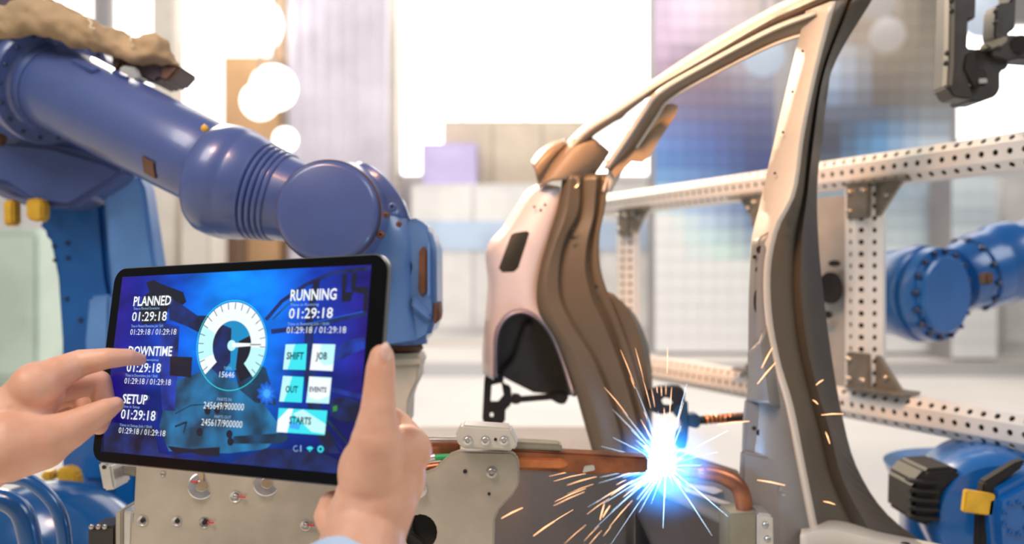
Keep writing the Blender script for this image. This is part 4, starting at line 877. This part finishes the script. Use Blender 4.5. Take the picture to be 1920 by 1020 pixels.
def glow(name, c, s=1., vary=0):
    m = mat(name, (.01, .01, .01), .3, emit=c, estr=s)
    if vary:
        nt_ = m.node_tree; n_ = nt_.nodes.new('ShaderNodeTexNoise'); n_.inputs['Scale'].default_value = vary
        t_ = nt_.nodes.new('ShaderNodeTexCoord'); nt_.links.new(t_.outputs['Object'], n_.inputs['Vector'])
        q_ = nt_.nodes.new('ShaderNodeMapRange'); q_.inputs['From Min'].default_value = .35; q_.inputs['From Max'].default_value = .65; q_.inputs['To Min'].default_value = .3; q_.inputs['To Max'].default_value = 1.6
        nt_.links.new(n_.outputs['Fac'], q_.inputs['Value']); nt_.links.new(q_.outputs['Result'], m.node_tree.nodes['Principled BSDF'].inputs['Emission Strength'])
    return m
G_NAVY = glow('ui_navy', (.002, .014, .11), 1, 45); G_BLK = glow('ui_black', (.001, .003, .02)); G_DBL = glow('ui_deep_blue', (.004, .03, .30), 1, 40); G_TEAL = glow('ui_teal', (.006, .13, .30), 1, 28); G_TEAD = glow('ui_dark_teal', (.002, .04, .10), 1, 40)
G_WHT = glow('ui_white', (.93, .98, 1)); G_CYW = glow('ui_pale_cyan', (.55, .97, .98)); G_CY = glow('ui_cyan', (.04, .82, .92)); G_TXT = glow('ui_ink', (.0, .03, .06)); G_ARC = glow('ui_arc', (.05, .42, 1)); G_DIM = glow('ui_dim_white', (.30, .50, .80)); G_MB = glow('ui_mid_blue', (.0, .10, .62)); G_GRN = glow('ui_green', (.03, .28, .03))
LV = [0]
def art(pts, m, lev, name='screen_shape'):
    LV[0] += 1; h = .0009+.00012*lev+LV[0]*4e-7
    Q = [uv(*p) for p in pts]; Q = [(min(max(a, su0), su1), min(max(b, sv0), sv1)) for a, b in Q]
    n = len(Q); return MB().add([tp(a, b, h) for a, b in Q], [tuple(range(n))]).build(name, m, scr, smooth=0)
def strip(path, wd, m, lev, name='screen_shape'):
    Q = [Vector(p).to_2d() if len(p) > 2 else Vector(p) for p in path]; A = []; B = []
    for i, p in enumerate(Q):
        t = (Q[min(i+1, len(Q)-1)]-Q[max(0, i-1)]).normalized(); n = Vector((-t.y, t.x))*wd/2; A.append(p+n); B.append(p-n)
    return art([tuple(p) for p in A]+[tuple(p) for p in reversed(B)], m, lev, name)
# the pictured workshop
art([(318, 720), (395, 690), (480, 735), (520, 790), (525, 818), (500, 842), (430, 850), (318, 846), (300, 800)], G_TEAL, 1)
art([(440, 690), (470, 675), (500, 690), (520, 760), (480, 755), (450, 730)], G_TEAD, 2)
art([(276, 530), (290, 525), (302, 532), (345, 548), (351, 566), (344, 572), (322, 562), (314, 590), (312, 606), (268, 608), (262, 590), (270, 556), (282, 548)], G_BLK, 2)
art([(316, 556), (340, 570), (372, 592), (396, 592), (418, 622), (410, 660), (398, 648), (386, 630), (352, 612), (320, 600)], G_NAVY, 2)
art([(300, 604), (338, 612), (334, 690), (330, 770), (306, 770), (300, 690)], G_DBL, 2)
art([(321, 668), (362, 670), (360, 708), (320, 704)], G_BLK, 3)
art([(398, 600), (436, 616), (434, 680), (414, 706), (398, 690), (390, 640)], G_NAVY, 5)
art([(450, 640), (474, 628), (470, 672), (480, 700), (452, 716), (444, 690)], G_BLK, 5)
strip([(500, 600), (530, 565), (575, 534), (625, 512), (700, 503)], 7, G_NAVY, 2)
strip([(512, 600), (540, 572), (590, 542)], 3, G_TEAL, 3)
art([(590, 524), (602, 524), (588, 600), (592, 690), (612, 800), (640, 850), (612, 850), (582, 790), (570, 690), (574, 600)], G_NAVY, 2)
strip([(510, 622), (560, 616), (690, 588)], 9, G_NAVY, 2); strip([(510, 617), (560, 611), (690, 583)], 2, G_MB, 3)
strip([(600, 726), (690, 744)], 9, G_DBL, 2); strip([(600, 770), (670, 850)], 5, G_TEAD, 3); strip([(590, 776), (660, 862)], 3, G_NAVY, 3)
for q in ([(643, 516), (652, 514), (650, 548), (664, 548), (658, 566), (642, 566)], [(662, 512), (672, 512), (668, 538), (690, 538), (694, 545), (690, 585), (682, 585), (684, 552), (660, 546)]): art(q, G_BLK, 3)
art([(628, 656), (650, 640), (690, 630), (688, 654), (652, 668), (638, 678), (628, 672)], G_DBL, 3)
art([(620, 750), (650, 744), (680, 754), (672, 790), (640, 790), (620, 778)], G_NAVY, 3); art([(626, 762), (634, 760), (634, 770), (626, 772)], G_GRN, 4)
art([(440, 818), (530, 812), (543, 818), (540, 826), (526, 832), (438, 832)], G_TEAD, 3)
for q_, m_ in ((1.5, G_MB), (1.05, glow('ui_arc_mid', (.005, .2, .85))), (.6, G_ARC)): art([(502+13*q_*(1 if k % 2 else .72)*math.cos(a), 738+16*q_*(1 if k % 2 else .72)*math.sin(a)) for k, a in enumerate([k*math.pi/10 for k in range(20)])], m_, 4)
art([(316, 836), (360, 842), (414, 838), (413, 856), (380, 854), (360, 848), (330, 852)], G_BLK, 3)
for x, y in ((391, 770), (409, 768), (376, 810), (432, 814), (434, 828), (420, 760)): art([(x+6*math.cos(a), y+8*math.sin(a)) for a in [k*math.pi/6 for k in range(12)]], G_BLK, 4)
art([(196, 790), (290, 800), (300, 850), (420, 872), (196, 846)], G_NAVY, 1)
art([(500, 840), (600, 846), (650, 870), (650, 892), (430, 868)], G_NAVY, 1)
for pth, w_ in (([(330, 776), (360, 760), (395, 758)], 2), ([(330, 800), (350, 792)], 4), ([(346, 812), (352, 790)], 3)): strip(pth, w_, G_TEAD, 4)
# gauge
GI = glow('ui_gauge_blue', (.0, .27, .58))
gx, gy, gu, gv = 437, 648, 66, 85
def gp(a, r): return (gx+gu*r*math.cos(R(a))+2.5*math.sin(R(a))*r*2, gy-gv*r*math.sin(R(a)))
a0_, a1_ = -47, 222; N = 54
art([gp(k*10, .56) for k in range(36)], GI, 4.5, 'gauge_face')
for k, (f0, f1, m) in enumerate(((0, .16, G_CYW), (.16, .36, G_WHT), (.36, .74, G_WHT), (.74, .92, G_CYW), (.92, 1, G_WHT))):
    n = max(3, int(N*(f1-f0))); A = [a0_+(a1_-a0_)*(f0+(f1-f0)*i/n) for i in range(n+1)]
    art([gp(a, .955) for a in A]+[gp(a, .545) for a in reversed(A)], m, 6, 'gauge_band')
for k in range(72):
    a = k*5; art([gp(a, 1.0), gp(a+5, 1.0), gp(a+5, .985), gp(a, .985)], G_CY, 6, 'gauge_outline')
for k in range(21):
    a = a0_+(a1_-a0_)*(k+.5)/21; strip([gp(a, .95), gp(a, .80)], 1.3, G_NAVY, 7, 'gauge_tick')
art([gp(k*20, .12) for k in range(18)], G_CYW, 8, 'gauge_needle')
art([(438, 643), (475, 644), (497, 646), (475, 649), (438, 652)], G_WHT, 9, 'gauge_needle')
art([(472, 645.6), (492, 645.6), (492, 647.4), (472, 647.4)], G_TXT, 10, 'gauge_needle')
# buttons
BT = {'SHIFT': [(538, 646), (578, 645), (575, 694), (533, 693)], 'JOB': [(589, 645), (631, 646), (626, 696), (583, 694)], 'OUT': [(533, 705), (572, 707), (568, 755), (526, 753)], 'EVENTS': [(582, 706), (624, 708), (619, 757), (576, 755)], 'STARTS': [(525, 765), (616, 770), (611, 816), (521, 810)]}
for nm_, q in BT.items():
    art(q, G_CYW if nm_ in ('JOB', 'EVENTS') else G_CY, 6, 'screen_button')
    tl, tr, br, bl = [Vector(p) for p in q]
    def bi(s, t): return tuple((tl*(1-s)+tr*s)*(1-t)+(bl*(1-s)+br*s)*t)
    if nm_ == 'STARTS': art([bi(.5, .0), bi(1, .55), bi(1, .95), bi(.72, .9), bi(.3, .2)], G_CYW, 7); art([bi(0, .5), bi(.2, .0), bi(.3, .0), bi(.22, 1), bi(0, 1)], G_WHT, 7); art([bi(.25, .55), bi(.48, .62), bi(.46, .85), bi(.26, .8)], G_ARC, 7)
    elif nm_ == 'JOB': art([bi(0, 0), bi(.38, 0), bi(.36, .6), bi(.6, .8), bi(1, .75), bi(1, 1), bi(0, 1)], G_WHT, 7)
    elif nm_ == 'EVENTS': art([bi(0, 0), bi(1, .05), bi(.98, .7), bi(.5, .9), bi(.1, .8)], G_WHT, 7)
    else: art([bi(0, 0), bi(.45, 0), bi(.3, .6), bi(.2, 1), bi(0, 1)], G_CYW, 7); 
# lettering
def text(body, x0, x1, ybase, h_, m, lev=11, name='screen_text', bold=.012):
    cu = bpy.data.curves.new('t', 'FONT'); cu.body = body; cu.size = 1; cu.offset = bold; cu.resolution_u = 2
    to = bpy.data.objects.new('t', cu); col.objects.link(to); bpy.context.view_layer.update()
    me = bpy.data.meshes.new_from_object(to.evaluated_get(bpy.context.evaluated_depsgraph_get()))
    bpy.data.objects.remove(to)
    xs_ = [v.co.x for v in me.vertices]; xa, xb = min(xs_), max(xs_)
    cap = .70 if any(c.isdigit() or c.isupper() for c in body) else .52
    u0, v0 = uv(x0, ybase); u1, v1 = uv(x1, ybase); u2, v2 = uv(x0, ybase-h_)
    hh = v2-v0; b = MB()
    vm = (v0+uv((x0+x1)/2, ybase)[1])/2*0+uv((x0+x1)/2, ybase)[1]
    b.add([tp(u0+(v.co.x-xa)/(xb-xa)*(u1-u0), vm+v.co.y/cap*hh, .0009+.00012*lev) for v in me.vertices], [tuple(p.vertices) for p in me.polygons])
    bpy.data.meshes.remove(me)
    return b.build(name, m, scr, smooth=0)
for ttl, x0, x1, y, h_, bx, bw, by, bh, cx, cw, cy, ch_, t1, t2 in (
    ('PLANNED', 253, 323, 573, 17, 250, 65, 602, 17, 247, 86, 628, 11, 'Time in Planned Downtime', 'Time in Planned Downtime Job / Shift'),
    ('DOWNTIME', 243, 325, 667, 17, 240, 64, 698, 17, 236, 87, 721, 11, 'Time in Downtime', 'Time in Downtime Job / Shift'),
    ('SETUP', 232, 279, 757, 17, 229, 65, 787, 18, 225, 88, 815, 11, 'Time in Setup', 'Time in Setup Job / Shift'),
    ('RUNNING', 547, 633, 563, 20, 544, 82, 597, 19, 540, 111, 625, 12, 'Time in Running', 'Time in Running Job / Shift')):
    text(ttl, x0, x1, y, h_, G_WHT, bold=.022); text('01:29:18', bx, bx+bw, by, bh, G_WHT, bold=.008); text('01:29:18 / 01:29:18', cx, cx+cw, cy, ch_, G_WHT, bold=-.006)
    text(t1, x0, x0+(x1-x0)*(.62 if ttl == 'RUNNING' else .7), by-bh-4, 5, G_DIM, bold=0); text(t2, cx+2, cx+cw*.72, cy-ch_-3, 5, G_DIM, bold=0)
text('15646', 414, 442, 708, 11, G_WHT, bold=-.006); text('TOTAL', 422, 438, 693, 5, G_DIM, bold=0)
text('PARTS IN', 410, 437, 752, 6, G_DIM, bold=0); text('245649/900000', 384, 460, 768, 13, G_WHT, bold=-.006)
text('PARTS OUT', 405, 436, 785, 6, G_DIM, bold=0); text('245617/900000', 380, 457, 800, 13, G_WHT, bold=-.006)
for nm_, x0, x1, y, h_ in (('SHIFT', 540, 572, 674, 13), ('JOB', 595, 616, 674, 13), ('OUT', 538, 561, 736, 12), ('EVENTS', 583, 615, 735, 9), ('STARTS', 545, 586, 795, 13)): text(nm_, x0, x1, y, h_, G_TXT, 12, 'button_text', .03)
# status icons
def arc_pts(cx, cy, r0, r1, b0, b1, n=12):
    A = [b0+(b1-b0)*i/n for i in range(n+1)]; return [(cx+r1*math.cos(R(a)), cy-r1*math.sin(R(a))*1.1) for a in A]+[(cx+r0*math.cos(R(a)), cy-r0*math.sin(R(a))*1.1) for a in reversed(A)]
art(arc_pts(584, 847, 0.2, 3, 45, 135), G_CY, 11, 'wifi_icon'); art(arc_pts(584, 847, 4, 9, 45, 135), G_CY, 11, 'wifi_icon')
for k in range(8): art(arc_pts(604, 842, 3, 5.8, k*45, k*45+45, 4), G_CY, 11, 'gear_icon')
art(arc_pts(558, 841, 4, 5.2, 60, 330), G_DIM, 11, 'power_icon'); strip([(567, 835), (567, 847)], 2, G_DIM, 11, 'power_icon')

# ------------------------------------------------------------------ hands
SKIN = mat('skin', (.78, .45, .315), .48, color2=(.70, .36, .235), scale=26, bump=.18, bscale=220, sss=.25)
NAIL = mat('nail', (.82, .52, .42), .3, coat=.3)
SHIRT = mat('pale_blue_cotton', (.52, .66, .86), .8, var=.06, scale=40, bump=.15, bscale=500)
def hand(name, label, chains, balls, loc, dk=0):
    chains = [[(x, y, (d+dk)*KT, r) for x, y, d, r in c] for c in chains]; balls = [(x, y, (d+dk)*KT, r, q, z) for x, y, d, r, q, z in balls]
    b = MB()
    for ch_ in chains:
        for (x0, y0, d0, r0), (x1, y1, d1, r1) in zip(ch_, ch_[1:]): b.capsule(at(x0, y0, d0), at(x1, y1, d1), r0*d0/F, r1*d1/F, 22)
    for x, y, d, r, sc, rz_ in balls: b.ball(at(x, y, d), r*d/F, 24, sc, Matrix.Rotation(R(rz_), 3, 'Y'))
    t = thing(name, label, 'hand', loc)
    o = b.build('skin_surface', SKIN, t, smooth=180)
    md = o.modifiers.new('r', 'REMESH'); md.mode = 'VOXEL'; md.voxel_size = .0019; md.use_smooth_shade = True
    md = o.modifiers.new('s', 'SMOOTH'); md.factor = .5; md.iterations = 9
    bake(o)
    for p in o.data.polygons: p.use_smooth = True
    if not o.data.materials: o.data.materials.append(SKIN)
    return t
def nail(t, c, r, rot, sc):
    MB().ball(c, r, 16, sc, rot).build('fingernail', NAIL, t, smooth=180)
# pointing hand
ti = tz(272, 680)/KT-.006; LK = .042
lh = hand('hand', 'bare hand reaching in from the left, index finger touching the screen', [
    [(66, 726, .775, 46), (110, 699, .786, 32), (150, 681, .80, 26), (200, 672, ti-LK-.026, 20), (240, 670, ti-LK-.014, 16.5), (263, 674, ti-LK-.003, 12)],               # index
    [(84, 728, .812, 34), (186, 716, .838, 22), (197, 765, .834, 20), (186, 800, .82, 16)],                        # middle, bent down
    [(74, 750, .835, 32), (146, 734, .868, 21), (166, 780, .858, 18), (150, 812, .84, 15)],                                          # ring
    [(60, 780, .84, 32), (118, 762, .88, 19), (134, 800, .87, 16), (122, 825, .855, 14)],                                          # little
    [(20, 838, .75, 66), (76, 830, .76, 53), (128, 807, .77, 37), (165, 787, .778, 29), (200, 767, .785, 21), (217, 759, .79, 15.5)],                # thumb
    [(68, 735, .785, 50), (20, 795, .775, 64), (-45, 850, .76, 78), (-170, 940, .74, 84), (-420, 1120, .66, 100)]], [
    (42, 775, .80, 58, (1.0, .7, 1.0), 35), (48, 838, .77, 58, (1.15, .75, .9), -25), (70, 722, .775, 47, (1, .8, .95), 0)], at(-40, 900, .80), LK)
# gripping hand
tr_ = tz(712, 700)/KT
rh = hand('hand', 'hand with pale blue cuff gripping the right edge of the tablet', [
    [(716, 669, tr_-.016, 24), (714, 690, tr_-.018, 28), (711, 728, tr_-.02, 30), (709, 768, tr_-.023, 34), (706, 830, tr_-.022, 50), (700, 890, tr_-.012, 66)],   # thumb
    [(765, 842, tr_+.012, 44), (745, 800, tr_+.03, 30), (690, 760, tr_+.036, 24), (640, 745, tr_+.040, 21), (600, 740, tr_+.043, 17)],  # index behind the tablet
    [(755, 880, tr_+.02, 40), (700, 830, tr_+.038, 26), (640, 815, tr_+.044, 23), (590, 805, tr_+.048, 18)],
    [(735, 915, tr_+.02, 40), (680, 885, tr_+.038, 26), (620, 870, tr_+.046, 23), (580, 862, tr_+.050, 17)],
    [(700, 950, tr_+.012, 40), (660, 950, tr_+.024, 30), (624, 946, tr_+.024, 27), (612, 968, tr_+.010, 24), (622, 990, tr_, 24)],        # little finger curled under
    [(735, 860, tr_+.002, 60), (706, 935, tr_-.004, 78), (688, 990, tr_-.012, 76), (668, 1060, tr_-.04, 84), (620, 1250, tr_-.12, 96)]], [
    (700, 885, tr_-.012, 68, (1.0, .55, 1.15), 8), (762, 846, tr_+.006, 49, (1, .75, 1.0), 0), (728, 900, tr_, 70, (1, .6, 1.2), 15), (655, 965, tr_, 52, (.8, .6, 1.1), 10)], at(660, 1060, .66))
nail(rh, at(724, 660, (tr_-.0295)*KT), .0075, Matrix.Rotation(R(85), 3, 'Y')@Matrix.Rotation(R(35), 3, 'X'), (1.15, .8, .45))
c0 = at(652, 1098, (tr_-.045)*KT); c1 = at(604, 1290, (tr_-.16)*KT)
cf = MB().lathe(c0, c1, [(-.004, .0425), (-.0055, .0455), (-.003, .0475), (.012, .0482), (.016, .0478), (.018, .0483), (.05, .051), (.12, .057), (.22, .064)], 56, False)
for i, p in enumerate(cf.v): cf.v[i] = p+Vector((noise.noise(p*40), 0, noise.noise(p*33+Vector((3, 0, 0)))))*.0025
cf.build('shirt_cuff', SHIRT, rh, smooth=180, solid=.0015)
s0 = at(-300, 1040, .70); s1 = at(-560, 1230, .62)
MB().lathe(s0, s1, [(0, .045), (-.002, .049), (.01, .0505), (.1, .056), (.2, .06)], 48, False).build('shirt_cuff', SHIRT, lh, smooth=180, solid=.0015)
